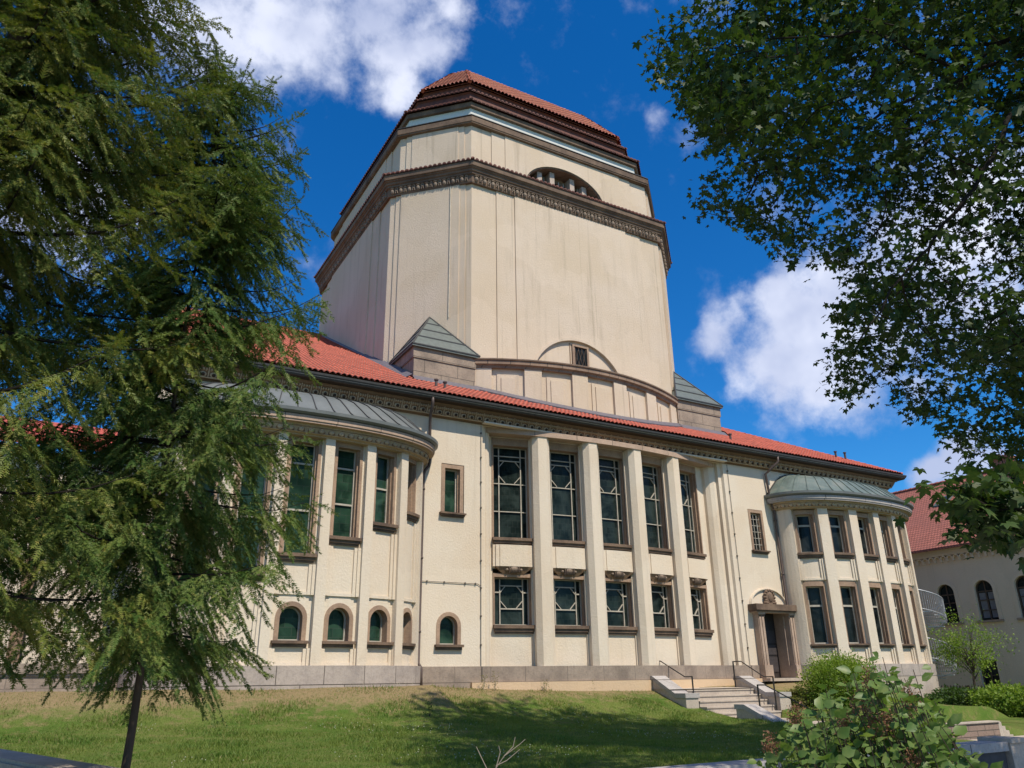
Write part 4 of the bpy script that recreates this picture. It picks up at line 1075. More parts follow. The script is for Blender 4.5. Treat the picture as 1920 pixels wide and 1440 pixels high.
handrail(st1, 23.80, [(24.10, .63), (23.65, .63), (22.55, .05), (22.1, .05)], [(24.08, .63, -.36), (22.12, .05, -1.1)])
st2_ = thing('lower_garden_stairs', 'lower flight of the garden steps with a shaded grey cheek wall behind the leafy shrub', 'stairs', (22.2, 19.5, GZ))
for k, (yy, z) in enumerate([(19.95, -1.41), (19.6, -1.53), (19.25, -1.65)]):
    mb = MB(); mb.box(20.95, 23.9, yy, yy+.5, z-.3, z); TPc(mb, 'step', M_STEP(), st2_)
cheek(st2_, 20.42, 20.9, [(20.75, -.80), (20.35, -.80), (18.2, -1.68), (17.6, -1.68)], -2.4)
handrail(st2_, 21.1, [(20.35, -.21), (20.0, -.21), (18.2, -.95), (17.8, -.95)], [(20.33, -.21, -1.4), (17.85, -.95, GZ)])

# ================================================================== walls round the plot
WT = -1.06
w1 = thing('front_garden_wall', 'low garden wall along the pavement, grey coping, shaded face with a pale end', 'wall', (8, FW, GZ))
mb = MB(); mb.box(1.6, 14.35, FW, FW+.34, GZ, WT-.14); TPc(mb, 'wall_body', mat('shade_darkened_render', (.075, .07, .07), .9), w1)  # render colour darkened to paint in the tree shade
mb = MB(); mb.box(1.55, 14.4, FW-.05, FW+.40, WT-.14, WT); TPc(mb, 'coping', M_GREY(), w1)
mb = MB(); mb.box(14.41, 14.85, FW-.08, FW+.44, GZ, WT-.02); mb.box(14.40, 14.90, FW-.11, FW+.47, WT-.02, WT+.05); TPc(mb, 'end_pier', M_STEP(), w1)
w2 = thing('side_garden_wall', 'low stone garden wall with pale rounded coping in the near left corner', 'wall', (1, 14, GZ))
dv = Vector((-.28, 1, 0)).normalized(); nv_ = Vector((dv.y, -dv.x, 0))
def wseg(mb, a, L, w0, w1_, z0_, z1_):
    p = Vector((.745, 7.53, 0))+dv*a; q = p+dv*L
    mb.hexa([(*(p+nv_*w0).xy, z0_), (*(p+nv_*w1_).xy, z0_), (*(q+nv_*w1_).xy, z0_), (*(q+nv_*w0).xy, z0_), (*(p+nv_*w0).xy, z1_), (*(p+nv_*w1_).xy, z1_), (*(q+nv_*w1_).xy, z1_), (*(q+nv_*w0).xy, z1_)])
mb = MB(); wseg(mb, -3.2, 7.4, -.36, -.05, GZ, -.73); TPc(mb, 'wall_body', mat('shade_darkened_render', 0), w2)
mb = MB(); wseg(mb, -3.25, 7.5, -.42, 0, -.73, -.63); wseg(mb, -3.25, 7.5, -.38, -.04, -.63, -.60); TPc(mb, 'coping', M_STEP(), w2)
# parapet in front of the left corner of the building
w3 = thing('terrace_parapet', 'weathered stone parapet with heavy coping left of the near bay under the conifers', 'wall', (-2, 24, -.3))
mb = MB(); mb.box(-9, 1.32, 24.0, 24.4, -.7, .36); TPc(mb, 'wall_body', M_PLINTH(), w3)
mb = MB(); mb.box(-9, 1.40, 23.92, 24.48, .362, .60); mb.box(-9, 1.36, 23.96, 24.44, .30, .361); TPc(mb, 'coping', M_PLINTH(), w3)
# plaster pier and door niche left of the corner
w4 = thing('left_wing', 'shaded plaster wing with brown door niche left of the near bay', 'wall', (-1, 28, -.3))
mb = MB(); mb.box(-.5, 1.75, 27.4, 27.6, -1, 7); mb.box(.95, 1.35, 27.25, 27.42, -1, 7); mb.box(-9, -.9, 27.4, 27.6, -1, 7); TPc(mb, 'wall', M_PL(), w4)
mb = MB(); mb.box(-.9, -.5, 27.9, 28.0, -1, 7); TPc(mb, 'niche', M_SAND(), w4)
mb = MB(); mb.hexa([(-9.3, 26.9, 6.95), (1.75, 26.9, 6.95), (1.75, 34, 9.6), (-9.3, 34, 9.6), (-9.3, 26.9, 7.1), (1.75, 26.9, 7.1), (1.75, 34, 9.75), (-9.3, 34, 9.75)]); TPc(mb, 'roof', M_TILE(), w4)
mb = MB(); mb.box(-9.05, -8.85, 27.6, 34, -1, 7); TPc(mb, 'end_wall', M_PL(), w4)
# terrace retaining wall and low things on the right
w5 = thing('low_block_wall', 'low brown block retaining wall with stepped pale end beyond the shrub', 'wall', (23.4, 14.6, -1.7))
mb = MB(); mb.box(21.9, 24.75, 14.6, 14.9, -2.1, -1.30)
TPc(mb, 'wall_body', mat('brown_blocks', 0, .9, .1, build=stone((.30, .215, .17), (.17, .125, .105), .8, .15, .3)), w5)
mb = MB(); mb.box(21.9, 24.80, 14.56, 14.9, -1.30, -1.265)
for k in range(4): mb.box(24.76+.16*k, 24.92+.16*k, 14.6, 14.9, -2.1, -1.30-.12*k)
mb.box(21.9, 27, 14.1, 14.55, -1.74, -1.70); TPc(mb, 'coping', M_STEP(), w5)
w6 = thing('pale_gate_pier', 'short pale concrete pier at the right edge of the lawn', 'pier', (30.3, 15.3, GZ))
mb = MB(); mb.box(31.2, 31.7, 15.2, 15.7, GZ-.1, -1.40); TPc(mb, 'pier_body', M_STEP(), w6); mb = MB(); mb.box(31.15, 31.75, 15.15, 15.75, -1.40, -1.34); TPc(mb, 'pier_cap', M_STEP(), w6)
# picket fence
pf = thing('picket_fence', 'brown wooden picket fence below the shaded house', 'fence', (38, 22, -1.2))
mb = MB(); mb2 = MB(); y = 12.0
while y < 25.6:
    mb.add([(37.98, y-.035, -1.35), (38.01, y-.035, -1.35), (38.01, y+.035, -1.35), (37.98, y+.035, -1.35), (37.98, y-.035, -.5), (38.01, y-.035, -.5), (38.01, y+.035, -.5), (37.98, y+.035, -.5), (37.995, y, -.42)], [(3, 2, 1, 0), (0, 1, 5, 4), (1, 2, 6, 5), (2, 3, 7, 6), (3, 0, 4, 7), (4, 5, 8), (5, 6, 8), (6, 7, 8), (7, 4, 8)]); y += .15
mb2.box(38.012, 38.05, 11.9, 25.7, -.66, -.60); mb2.box(38.012, 38.05, 11.9, 25.7, -1.15, -1.09)
TPc(mb, 'picket', M_WOOD(), pf); TPc(mb2, 'rail', M_WOOD(), pf)
mb = MB()
for y in (12, 14.3, 16.6, 18.9, 21.2, 23.5, 25.6): mb.box(38.05, 38.13, y-.04, y+.04, -2, -.45)
TPc(mb, 'post', M_WOOD(), pf)
tr = tag(MB().box(30, 46, 9, 25, -1.95, -1.58).build('terrace', mat('turf', 0)), kind='structure')

# ================================================================== vegetation
rng = np.random.default_rng(11)
def unit(a): return a/np.maximum(1e-9, np.linalg.norm(a, axis=-1, keepdims=True))
def scatter(name, pos, d, n, size, tpl, faces, m, parent=None, label=None):
    """copies of a small template (along d, side, normal) merged into one mesh"""
    d = unit(d); s = unit(np.cross(d, n)); n = np.cross(s, d)
    tpl = np.array(tpl, float); size = np.asarray(size)
    if size.ndim == 1: size = size[:, None]
    V = pos[:, None, :]+size[:, :, None]*(tpl[None, :, 0, None]*d[:, None, :]+tpl[None, :, 1, None]*s[:, None, :]+tpl[None, :, 2, None]*n[:, None, :])
    k = len(tpl); Fc = np.array(faces); Fq = (np.arange(len(pos))[:, None, None]*k+Fc[None]).reshape(-1, Fc.shape[1])
    o = fast_mesh(name, V.reshape(-1, 3), Fq, m, parent, label)
    return o
def rand_dirs(n): return unit(rng.normal(size=(n, 3)))
LEAF4 = [(0, 0, 0), (.45, -.28, .06), (1, 0, -.05), (.45, .28, .06)]; LEAF4F = [(0, 1, 2), (0, 2, 3)]
OVAL = [(0, 0, 0), (.22, -.30, .05), (.55, -.33, .07), (1, 0, -.10), (.55, .33, .07), (.22, .30, .05), (.5, 0, -.02)]
OVALF = [(0, 1, 6), (1, 2, 6), (2, 3, 6), (3, 4, 6), (4, 5, 6), (5, 0, 6)]
# five-lobed maple leaf: quads share the base
def _maple():
    v = [(0, 0, 0)]; f = []
    for a, L in ((-105, .55), (-52, .82), (0, 1.0), (52, .82), (105, .55)):
        a = radians(a); c, s = cos(a), sin(a); k = len(v)
        for (l, wd, z) in ((.50*L, -.25*L, .03), (L, 0, -.08), (.50*L, .25*L, .03)): v.append((c*l-s*wd, s*l+c*wd, z))
        f.append((0, k, k+1, k+2))
    return v, f
MAPLE, MAPLEF = _maple()

def conifer(name, label, base, height, rad, crown0, crown1, seed, m_leaf, lean=(0, 0), dens=1.0, groundz=-1.3, tr=.15, sc=1.0, stiff=1.0):
    R = np.random.default_rng(seed)
    base = np.array(base, float)
    t = thing(name, label, 'tree', tuple(base))
    def axis(h): return base+np.array([lean[0]*h, lean[1]*h, h])
    mb = MB(); hs = np.linspace(0, height, 14)
    mb.tube([tuple(axis(h)+np.array([.03*sin(h), .03*cos(h*1.3), 0])) for h in hs], [tr*(1-.92*h/height)*(1+.45*math.exp(-h*1.2)) for h in hs], 9)
    TPc(mb, 'trunk', M_BARK(), t, smooth=True)
    SP = []; SD = []; SN = []; SZ = []      # shoots
    bm = MB()
    h = crown0
    while h < crown1:
        q = (h-crown0)/(height-crown0)
        nb = R.integers(5, 9)
        for k in range(nb):
            az = R.uniform(0, 2*pi); L = rad(q)*R.choice([R.uniform(.45, .8), R.uniform(.8, 1.12)], p=[.4, .6])
            if L < .15*sc: continue
            ca, sa_ = cos(az), sin(az); n = max(4, int(L/.12/sc)); s = np.linspace(0, 1, n)
            droop = (.30-.55*q)*L; up = .22*L
            hz = h+R.uniform(-.15, .15)*sc
            out = s*L; zz = hz+.12*L*s-droop*s**1.4*1.1+up*s**4
            side = np.array([-sa_, ca]); wob = .06*L*np.sin(s*4+R.uniform(0, 6))
            ax = axis(hz)
            pts = np.stack([ax[0]+ca*out+side[0]*wob, ax[1]+sa_*out+side[1]*wob, base[2]+zz], 1)
            bm.tube([tuple(p) for p in pts[::max(1, n//5)]], (.016+.008*L)*sc, 4, .005*sc, False)
            # secondary twigs
            s2 = np.arange(.08, 1.0, .070*sc/max(L, .5*sc)/dens)
            for j, ss in enumerate(s2):
                p0 = np.array([np.interp(ss, s, pts[:, i]) for i in range(3)])
                e = min(1, ss+.05); p1 = np.array([np.interp(e, s, pts[:, i]) for i in range(3)]); p2 = np.array([np.interp(ss-.05, s, pts[:, i]) for i in range(3)])
                fw = unit((p1-p2)[None])[0]; sd_ = np.cross(fw, [0, 0, 1]); sd_ /= np.linalg.norm(sd_); sgn = 1 if j % 2 else -1
                tl = R.uniform(.34, .95)*sc*min(1, L/1.4/sc)*(1-.5*ss**2)*1.15
                dd = fw*.75+sgn*sd_*R.uniform(.5, 1.1)+np.array([0, 0, -R.uniform(.2, 1.7)])
                dd /= np.linalg.norm(dd)
                m = max(2, int(tl/.068/sc)); tt = np.linspace(.05, 1, m)
                q3 = p0+tt[:, None]*tl*dd+np.array([0, 0, -.22])*(tl*tt**2)[:, None]
                for i3 in range(m):
                    for sg in (-1, 1):
                        SP.append(q3[i3]); lat = np.cross(dd, [0, 0, 1]); SD.append(dd*.75+sg*lat*R.uniform(.4, .9)+np.array([0, 0, -R.uniform(.1, .7)])); SN.append([R.normal()*.35, R.normal()*.35, 1]); SZ.append(R.uniform(.12, .22)*sc)
                SP.append(q3[-1]); SD.append(dd); SN.append([0, 0, 1]); SZ.append(.17*sc)
            SP.append(pts[-1]); SD.append(pts[-1]-pts[-2]); SN.append([0, 0, 1]); SZ.append(.2*sc)
        h += R.uniform(.26, .52)*sc*(1.3 if q < .25 else 1)
    TPc(bm, 'branch', M_BARKD(), t)
    SP, SD, SN, SZ = map(np.array, (SP, SD, SN, SZ))
    tpl = []; fc = []
    # a shoot: needles along a short stem, in a flattened brush
    for i in range(6):
        u = .05+.15*i
        for s_ in (-1, 1):
            k = len(tpl); L_ = .30-.018*i
            tpl += [(u-.02, 0, 0), (u+.11, 0, .01), (u+L_*.75, s_*L_*.66, .02+.03*(i % 2))]; fc.append((k, k+1, k+2))
        if i % 2 == 0:
            k = len(tpl); tpl += [(u, 0, 0), (u+.09, 0, 0), (u+.24, .03, .16)]; fc.append((k, k+1, k+2))
            k = len(tpl); tpl += [(u, 0, 0), (u+.09, 0, 0), (u+.22, -.03, -.15)]; fc.append((k, k+1, k+2))
    k = len(tpl); tpl += [(.75, -.045, 0), (.75, .045, 0), (1.08, 0, 0)]; fc.append((k, k+1, k+2))
    print(name, 'shoots', len(SP))
    o = scatter('crown', SP, SD, SN, SZ, tpl, fc, m_leaf, t, None); o.location = -WPOS[t.name]
    return t
LM1 = leafmat('spruce_needles', (.055, .11, .022), (.115, .16, .034), (.25, .23, .07), .18, 3.0)
conifer('spruce_tree', 'slender green spruce with drooping branch tips in front of the near bay', (.745, 7.95, -1.6), 8.6,
        lambda q: 1.72*(1-q)**.50*(.8+.2*min(1, q*5)), 2.15, 8.5, 3, LM1, tr=.036, dens=.9, sc=.66)
conifer('spruce_tree', 'big dense yellowish green spruce filling the left edge of the photo', (-1.15, 7.1, -1.7), 16.0,
        lambda q: 2.15*(1-q)**.62*(.8+.2*min(1, q*6)), 2.45, 11.5, 8, leafmat('spruce_needles_light', (.065, .11, .022), (.15, .17, .03), (.28, .22, .06), .18, 2.8), tr=.16, dens=.85, sc=.72)

# ---- maple hanging in from the right
MT = thing('maple_tree', 'large maple with dark lobed leaves hanging in from the upper right', 'tree', (14.6, 3.2, GZ))
def w_of(px, py, dist):     # a point in the world seen in that direction, at a horizontal distance
    v = r2*((px-960)/FPX)+u2*((720-py)/FPX)+f_; h = math.hypot(v.x, v.y); return v*(dist/h)
fork = Vector((14.0, 4.0, 4.6))
mb = MB(); mb.tube([(14.6, 3.2, GZ-.1), (14.5, 3.3, 0), (14.3, 3.6, 2.4), tuple(fork), (13.6, 4.0, 7.5), (13.3, 4.4, 11), (13.2, 4.6, 14)], [.34, .27, .22, .19, .15, .1, .04], 10)
TPc(mb, 'trunk', M_BARK(), MT, smooth=True)
poly = [(1208, 112), (1240, 60), (1290, -40), (1930, -40), (2300, -40), (2300, 900), (1930, 905), (1860, 860), (1790, 845), (1745, 770), (1700, 770), (1640, 690), (1590, 745), (1560, 742), (1575, 620), (1600, 520), (1545, 480), (1480, 490), (1460, 430), (1405, 440), (1380, 400), (1322, 405), (1330, 330), (1370, 300), (1320, 270), (1310, 215), (1280, 190), (1262, 150)]
def in_poly(x, y, pg):
    c = np.zeros(len(x), bool); n = len(pg)
    for i in range(n):
        x1, y1 = pg[i]; x2, y2 = pg[(i+1) % n]
        t = ((y1 > y) != (y2 > y)); c ^= t & (x < (x2-x1)*(y-y1)/((y2-y1) if y2 != y1 else 1e-9)+x1)
    return c
def px_of(Pw):
    Pw = np.asarray(Pw); a = Pw@np.array(r2); b = Pw@np.array(u2); c = Pw@np.array(f_)
    c = np.where(c < .1, .1, c); return 960+FPX*a/c, 720-FPX*b/c
# crown volume: flattened ellipsoid, hollow inside; its near side reaches over the lawn
n = 12000; q = rand_dirs(n)*(rng.uniform(.35, 1, n)**.5)[:, None]
cc = np.array([12.6, 7.2, 8.0]); Pc = cc+q*np.array([6.2, 5.6, 5.4])
X_, Y_ = px_of(Pc); vis = (Pc@np.array(f_) > 1)
jx = rng.normal(0, 9, n)
keep = (Pc[:, 2] > .9) & (~vis | (X_ > 2280) | (Y_ < -40) | in_poly(X_+jx, Y_+jx, poly))
hole = np.sin(Pc[:, 0]*1.7+Pc[:, 2]*1.1)+np.sin(Pc[:, 1]*1.9-Pc[:, 2]*2.0)+1.2*np.sin(Pc[:, 2]*3.6+Pc[:, 0]*1.0)+rng.normal(0, .35, n)
Pc = Pc[keep & (hole > np.where(Pc[:, 2] < 6.5, .15, -.2))]
low = []
for _ in range(120):     # the separate lower spray at the right edge
    v = w_of(rng.uniform(1745, 1960), 0, 1); 
    px, py = rng.uniform(1750, 2000), rng.uniform(895, 1025)
    if ((px-1875)/100)**2+((py-958)/55)**2 < 1 or (px > 1880 and py < 1000 and py > 905): low.append(tuple(w_of(px, py, rng.uniform(7.0, 8.2))))
Pc = np.vstack([Pc, np.array(low)])
nh = 3600; qh = rand_dirs(nh)*(rng.uniform(.3, 1, nh)**.5)[:, None]; Ph = np.array([17.0, 8.0, 14.5])+qh*np.array([7.0, 5.5, 5.5])
X_, Y_ = px_of(Ph); Ph = Ph[(Y_ < -60) | (X_ > 1980)]
Pv = len(Pc); Pc = np.vstack([Pc, Ph])
# limbs: grow from the fork to anchors, then twigs to clusters
mb = MB(); anchors = []
limbs = [[fork, w_of(2000, 60, 11.5), w_of(1880, 115, 11.2), w_of(1700, 190, 10.8), w_of(1560, 260, 10.5), w_of(1420, 330, 10.2)],
         [fork, w_of(2000, 60, 11.5), w_of(1890, 75, 11.3), w_of(1790, 130, 11.0), w_of(1640, 60, 10.6), w_of(1500, 70, 10.4), w_of(1300, 95, 10.0)],
         [fork, w_of(2000, 160, 11.5), w_of(1895, 215, 10.8), w_of(1860, 300, 10.4), w_of(1790, 400, 10.0), w_of(1690, 520, 9.7), w_of(1610, 640, 9.4)],
         [fork, w_of(2080, 600, 10.5), w_of(1960, 800, 8.6), w_of(1880, 930, 7.8), w_of(1790, 960, 7.5)],
                  [fork, Vector((16, 5, 8)), Vector((18, 6.5, 9.5))], [Vector((13.6, 4, 7.5)), Vector((12, 3.6, 10)), Vector((10, 5, 12.2))], [Vector((13.3, 4.4, 10)), Vector((13, 7, 12.4))]]
for L in limbs:
    L = [Vector(p) for p in L]; pts = []
    for a, b in zip(L, L[1:]):
        for k in range(4): pts.append(a.lerp(b, k/4)+Vector((0, 0, .05*sin(k*2.1))))
    pts.append(L[-1]); r0 = .05
    mb.tube([tuple(p) for p in pts], [r0*(1-.86*i/len(pts)) for i in range(len(pts))], 7)
    anchors += pts[2:]
A = np.array([tuple(a) for a in anchors])
TPc(mb, 'limb', M_BARKD(), MT, smooth=True)
mb = MB()
Qs = Pc[::3]; d0 = np.array([np.linalg.norm(A-p, axis=1).min() for p in Qs]); Qs = Qs[np.argsort(d0)]; nodes = np.vstack([A, Qs])
for i, p in enumerate(Qs):
    nd = nodes[:len(A)+i]; d = np.linalg.norm(nd-p, axis=1)*(1+.0*nd[:, 0]); j = np.argmin(d); a = nd[j]
    w0 = .022 if j < len(A) else .010
    md = (a+p)/2+rng.normal(0, .05, 3)*min(1, d[j]); mb.tube([tuple(a), tuple(md), tuple(p)], [w0, .008, .005], 4, None, False)
TPc(mb, 'twig', M_BARKD(), MT)
Pv_ = Pc[Pv:]; Pc = Pc[:Pv]
pos = np.repeat(Pv_, 14, 0)+rng.normal(0, .3, (len(Pv_)*14, 3)); dd = rng.normal(0, 1, pos.shape)-[0, 0, .6]
o = scatter('upper_crown', pos, dd, rng.normal(0, .45, pos.shape)+[0, 0, 1], rng.uniform(.14, .27, len(pos)), MAPLE, MAPLEF, leafmat('maple_leaves', (.020, .048, .011), (.038, .072, .013), (.09, .11, .022), .22, 1.2), MT); o.location = -WPOS[MT.name]
nl = 9; pos = np.repeat(Pc, nl, 0)+rng.normal(0, .16, (len(Pc)*nl, 3))*np.array([1, 1, .7])
nr_ = rng.normal(0, .42, pos.shape)+np.array([0, 0, 1]); dd = rng.normal(0, 1, pos.shape); dd[:, 2] = -abs(dd[:, 2])*.8-.15
o = scatter('crown', pos, dd, nr_, rng.uniform(.075, .14, len(pos)), MAPLE, MAPLEF, leafmat('maple_leaves', (.022, .052, .011), (.045, .085, .014), (.13, .16, .03), .38, 1.2), MT)
o.location = -WPOS[MT.name]

def bush(name, label, c, r, n, size, m, tpl=LEAF4, tf=LEAF4F, stems=10, droop=0, cat='shrub', group=None, tall=1.0, stemr=.012):
    c = np.array(c, float); r = np.array(r, float); t = thing(name, label, cat, tuple(c-np.array([0, 0, r[2]])), group)
    nc = max(20, n//16); q = rand_dirs(nc)*(rng.uniform(.15, 1, nc)**.4)[:, None]; ctr = c+q*r*(1+.12*np.sin(q[:, :1]*7+q[:, 1:2]*5))
    pos = np.repeat(ctr, n//nc+1, 0)[:n]+rng.normal(0, 1, (n, 3))*r*.10
    out = unit(pos-c); nn = out*.7+rng.normal(0, .5, pos.shape)+np.array([0, 0, .7]); d = out+rng.normal(0, .7, pos.shape)+np.array([0, 0, .2-droop])
    o = scatter('foliage', pos, d, nn, rng.uniform(.6, 1.15, n)*size, tpl, tf, m, t); o.location = -WPOS[t.name]
    mb = MB(); b = c-np.array([0, 0, r[2]*1.1])
    for k in range(stems):
        e = ctr[rng.integers(0, nc)]; mb.tube([tuple(b+rng.normal(0, .06, 3)*[1, 1, 0]), tuple((b+e)/2+rng.normal(0, .08, 3)), tuple(e)], stemr*1.6, 5, stemr*.4)
    TPc(mb, 'stem', M_BARK(), t)
    return t
LG = leafmat('light_green_leaves', (.13, .22, .025), (.19, .27, .04), (.26, .28, .06), .35, 2)
DG = leafmat('dark_green_leaves', (.035, .075, .018), (.055, .10, .022), (.09, .12, .03), .3, 2)
MG = leafmat('mid_green_leaves', (.06, .12, .03), (.09, .15, .035), (.13, .16, .045), .3, 2)
bush('round_bush', 'rounded bright green bush in front of the far bay right of the stairs', (26.9, 21.6, -.35), (1.55, 1.3, 1.15), 30000, .085, LG, stems=14)
bush('grassy_tuft_bush', 'low straw coloured tuft at the foot of the round bush', (25.3, 22.4, -.75), (.55, .5, .4), 2200, .09, leafmat('straw_leaves', (.20, .17, .06), (.16, .17, .045), (.26, .2, .1), .3, 2), stems=4)
bush('hedge_bush', 'dark green bush along the fence nearest the spiral stair', (34.6, 22.0, -1.15), (1.3, 1.2, .62), 6500, .14, DG)
bush('hedge_bush', 'spreading dark green bush below the middle of the picket fence', (34.8, 19.9, -1.1), (1.5, 1.3, .68), 7000, .15, LG)
bush('hedge_bush', 'dark leafy bush at the right edge beside the pale pier', (34.6, 17.4, -1.15), (1.5, 1.3, .7), 6500, .15, MG)
# young tree by the neighbouring house
yt = thing('young_tree', 'small pale green young tree against the shaded house wall', 'tree', (38.0, 22.6, -1.5))
mb = MB(); tb = Vector((37.4, 22.8, -1.6)); mb.tube([tuple(tb), (37.4, 22.75, -.2), (37.5, 22.6, .8), (37.6, 22.6, 2.2)], [.06, .05, .035, .012], 7)
yc = np.array([37.5, 22.6, 1.35]); ends = yc+rand_dirs(46)*np.array([1.5, 1.7, 1.35])*(rng.uniform(.4, 1, 46))[:, None]
for e in ends: s0 = np.array([37.45, 22.7, rng.uniform(-.2, 1.2)]); mb.tube([tuple(s0), tuple((s0+e)/2+[0, 0, .1]), tuple(e)], .014, 4, .005)
TPc(mb, 'trunk', M_BARK(), yt)
pos = np.repeat(ends, 85, 0)+rng.normal(0, .22, (46*85, 3)); 
o = scatter('crown', pos, rng.normal(0, 1, pos.shape)+[0, 0, -.3], rng.normal(0, .5, pos.shape)+[0, 0, 1], rng.uniform(.07, .13, len(pos)), LEAF4, LEAF4F, LG, yt); o.location = -WPOS[yt.name]

# ---- foreground shrub with large oval leaves and dried flower heads
fs = thing('flowering_shrub', 'leafy shrub with large oval leaves and dried brown flower heads in the lower right corner', 'shrub', (3.75, 2.85, GZ))
HL = leafmat('large_oval_leaves', (.075, .14, .03), (.14, .20, .05), (.21, .25, .08), .32, 9, .42)
mb = MB(); tips = []; base0 = Vector((3.85, 2.6, GZ)); side0 = Vector((.45, -.75, 0)).normalized()
def shoot(px, py, dist, nl=7, flower=False):
    e = w_of(px, py, dist); b = base0+side0*((px-1630)/210*.75)+Vector((rng.normal()*.15, rng.normal()*.12, 0)); mid = b.lerp(e, .6)+Vector((0, 0, .05)); 
    pts = [b, b.lerp(mid, .5)+Vector((0, 0, .1)), mid, mid.lerp(e, .55)+Vector((0, 0, .015)), e]
    mb.tube([tuple(p) for p in pts], [.0045, .004, .0032, .0026, .0018], 5); tips.append((pts[1].lerp(mid, .3), e, nl, flower))
top = [(1438, 1395), (1470, 1345), (1520, 1315), (1560, 1290), (1600, 1262), (1655, 1235), (1700, 1262), (1722, 1300), (1750, 1335), (1790, 1380), (1820, 1425)]
for k in range(330):
    x = rng.uniform(1445, 1815); yt_ = np.interp(x, [p[0] for p in top], [p[1] for p in top]); y = yt_+rng.uniform(0, 1)**1.3*220+10
    shoot(x, y, rng.uniform(4.0, 5.2), 6)
for x, y in [(1655, 1232), (1712, 1255), (1600, 1262), (1548, 1290), (1752, 1315), (1480, 1322)]: shoot(x, y, 4.5, 5)
FLW = [(1445, 1398), (1493, 1344), (1632, 1278), (1707, 1312), (1662, 1353), (1640, 1362), (1613, 1323), (1583, 1357), (1712, 1434)]
for x, y in FLW: shoot(x, y, 4.25, 3, True)
TPc(mb, 'stem', M_BARK(), fs)
Lp = []; Ld = []; Ln = []; Ls = []; Fp = []
for mid, e, nl, flower in tips:
    ax = (e-mid).normalized()
    for j in range(nl+15):
        t = j/(nl+14); p = mid.lerp(e, t)+Vector((0, 0, .05*sin(t*3.14))); a = j*2.4+rng.uniform(0, 1); sd_ = ax.orthogonal().normalized(); sd_ = (Matrix.Rotation(a, 3, ax)@sd_)
        Lp.append(p); Ld.append(sd_+ax*.35+Vector((0, 0, rng.uniform(-.6, .25)))); Lp[-1] = Lp[-1]+Vector((rng.normal()*.03, rng.normal()*.03, rng.normal()*.02)); Ln.append(Vector((rng.normal()*.8-.25, rng.normal()*.8-.45, rng.normal()*.5+.75))); Ls.append(rng.uniform(.042, .088)*(1 if t < .8 else .85))
    if flower: Fp.append(e)
o = scatter('foliage', np.array([tuple(p) for p in Lp]), np.array([tuple(p) for p in Ld]), np.array([tuple(p) for p in Ln]), np.array(Ls), OVAL, OVALF, HL, fs); o.location = -WPOS[fs.name]
DF = leafmat('dried_flowers', (.15, .07, .04), (.22, .11, .06), (.38, .22, .13), .1, 30, .9)
for p in Fp:
    n = 260; q = np.array(tuple(p))+rand_dirs(n)*np.array([.05, .05, .075])*(rng.uniform(.3, 1, n))[:, None]
    o = scatter('flower_head', q, rng.normal(0, 1, (n, 3)), rng.normal(0, 1, (n, 3)), rng.uniform(.008, .017, n), LEAF4, LEAF4F, DF, fs); o.location = -WPOS[fs.name]
# bare twig at the bottom edge
tw = thing('dead_twig', 'bare pale dead twig sticking up at the bottom edge of the lawn', 'twig', (3.2, 5.6, GZ))
mb = MB()
for L in ([(905, 1520), (930, 1440), (945, 1418), (975, 1395), (985, 1386)], [(930, 1440), (938, 1410), (935, 1398)], [(945, 1418), (962, 1400), (966, 1382)], [(905, 1520), (912, 1440), (900, 1415), (893, 1400)], [(930, 1436), (950, 1426), (975, 1405)]):
    mb.tube([tuple(w_of(x, y, 6.0)) for x, y in L], .0045, 5, .002)
TPc(mb, 'branch', M_TWIG(), tw)
# ---- grass blades and clover on the lawn
def grass(name, n, hmin, hmax, wd, m, seed, region=None, ylo=FW+.3):
    R = np.random.default_rng(seed); y = ylo+(25-ylo)*R.uniform(0, 1, n)**1.0; lo = .745-(y-7.53)*.284+.1; hi = np.minimum(20.7+0*y, y*1.12+1)
    x = lo+(hi-lo)*R.uniform(0, 1, n)
    edge = 22.95+1.75*sm(x, 10.2, 11.2); ok = y < edge-.02
    z = ground_z(x, y)
    if region: ok &= region(x, y, z, R)
    x, y, z = x[ok], y[ok], z[ok]; k = len(x)
    d = np.stack([R.normal(0, .45, k), R.normal(0, .45, k), np.ones(k)], 1); nn = np.stack([R.normal(0, 1, k), R.normal(0, 1, k), .15*np.ones(k)], 1)
    L = R.uniform(hmin, hmax, k); patch = .75+.5*np.sin(x*1.9+np.sin(y*1.3)*2)*np.sin(y*1.7); L = L*np.clip(patch, .55, 1.4)
    tpl = [(0, -wd, 0), (0, wd, 0), (.55, wd*.7, .03), (.55, -wd*.7, .03), (1, 0, .22)]
    return scatter(name, np.stack([x, y, z-.01], 1), d, nn, L, tpl, [(0, 1, 2), (0, 2, 3), (3, 2, 4)], m)
GM = leafmat('grass_blades', (.09, .165, .025), (.155, .205, .04), (.25, .23, .08), .35, 1.3)
g1 = grass('grass', 230000, .05, .11, .09, GM, 1, lambda x, y, z, R: R.uniform(0, 1, len(x)) < np.clip((-.20-z)*2.0, .35, 1)); tag(g1, 'short green mown grass covering the sloping lawn', 'grass', kind='stuff')
g2 = grass('dry_grass', 120000, .04, .09, .07, leafmat('dry_grass_blades', (.31, .235, .12), (.24, .205, .085), (.40, .29, .17), .25, 1.3), 2, lambda x, y, z, R: R.uniform(0, 1, len(x)) < np.clip((z+1.05)*1.6, .06, 1)); tag(g2, 'dry brownish grass on the bank along the foot of the building', 'grass', kind='stuff')
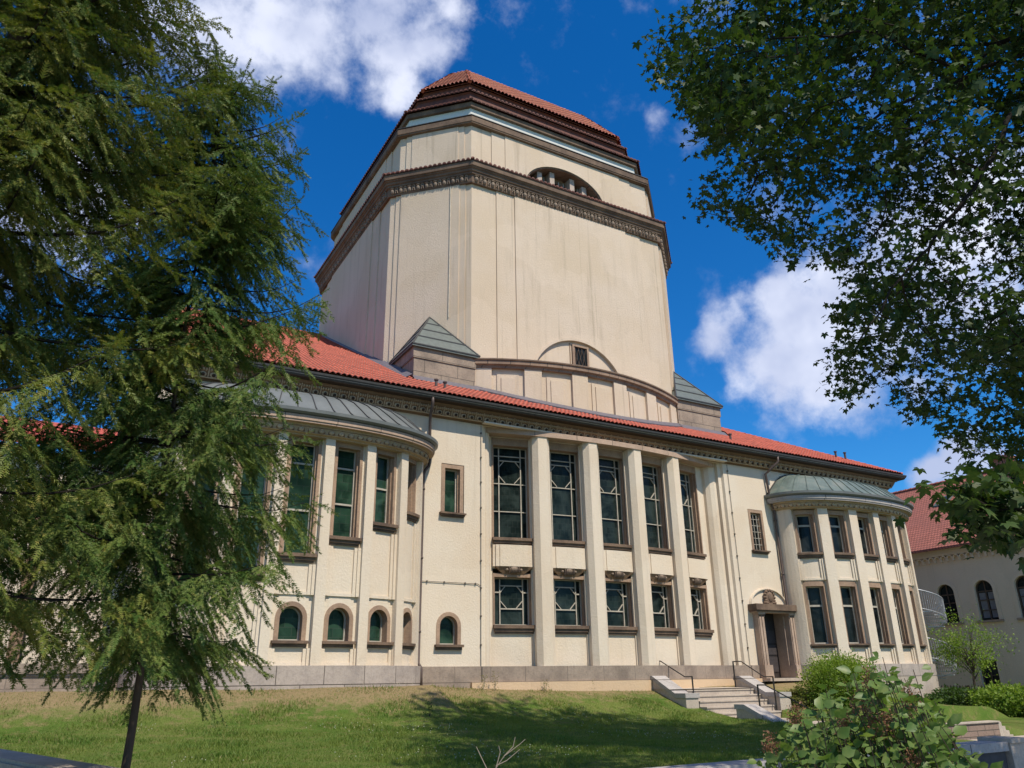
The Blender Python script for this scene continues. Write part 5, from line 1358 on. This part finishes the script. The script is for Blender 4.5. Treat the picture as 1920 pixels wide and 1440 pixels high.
R = np.random.default_rng(4); k = 2600; x = R.uniform(2, 20, k); y = R.uniform(12, 23.5, k); ok = (np.sin(x*.9+1)+np.sin(y*1.3+x*.3)+R.normal(0, .5, k)) > .9; x, y = x[ok], y[ok]; z = ground_z(x, y)+.08
cl = scatter('clover_flowers', np.stack([x, y, z], 1), rand_dirs(len(x)), rand_dirs(len(x)), np.full(len(x), .02), [(-.5, -.5, 0), (.5, -.5, 0), (.5, .5, 0), (-.5, .5, 0), (0, 0, -.5), (0, 0, .5)], [(0, 1, 5), (1, 2, 5), (2, 3, 5), (3, 0, 5), (1, 0, 4), (2, 1, 4), (3, 2, 4), (0, 3, 4)], mat('clover_white', (.42, .42, .28), .9)); tag(cl, 'tiny white clover heads dotted over the lawn', 'flowers', kind='stuff')
# tall weeds along the foot of the wall
for i, (x, y, h) in enumerate([(12.9, 24.55, .55), (13.3, 24.5, .7), (15.3, 24.55, .45), (17.3, 24.55, .42), (9.2, 20.6, .45), (24.9, 24.2, .3)]):
    lab = ['thin weed by the wall left of the bowed windows', 'tallest thin weed by the wall left of the bowed windows', 'short weed below the first bowed window pair', 'short weed below the middle bowed windows', 'dark weed tuft standing alone in the lawn', 'small weed on the bank right of the stairs'][i]
    t = thing('weed', lab, 'weed', (x, y, float(ground_z(x, y))), 'weeds in the grass'); zz = float(ground_z(x, y)); n = 70
    mb = MB()
    for k in range(4): mb.tube([(x, y, zz-.02), (x+rng.normal()*.05, y, zz+h*.6), (x+rng.normal()*.09, y+rng.normal()*.05, zz+h*rng.uniform(.7, 1))], .006, 4, .003)
    TPc(mb, 'stem', M_TWIG() if i < 4 else M_BARK(), t)
    pos = np.stack([x+rng.normal(0, .07, n), y+rng.normal(0, .06, n), zz+rng.uniform(.02, h*.85, n)], 1)
    o = scatter('foliage', pos, rng.normal(0, 1, (n, 3)), rand_dirs(n), np.full(n, .05), LEAF4, LEAF4F, DG if i == 4 else leafmat('straw_leaves', 0, 0, 0), t); o.location = -WPOS[t.name]
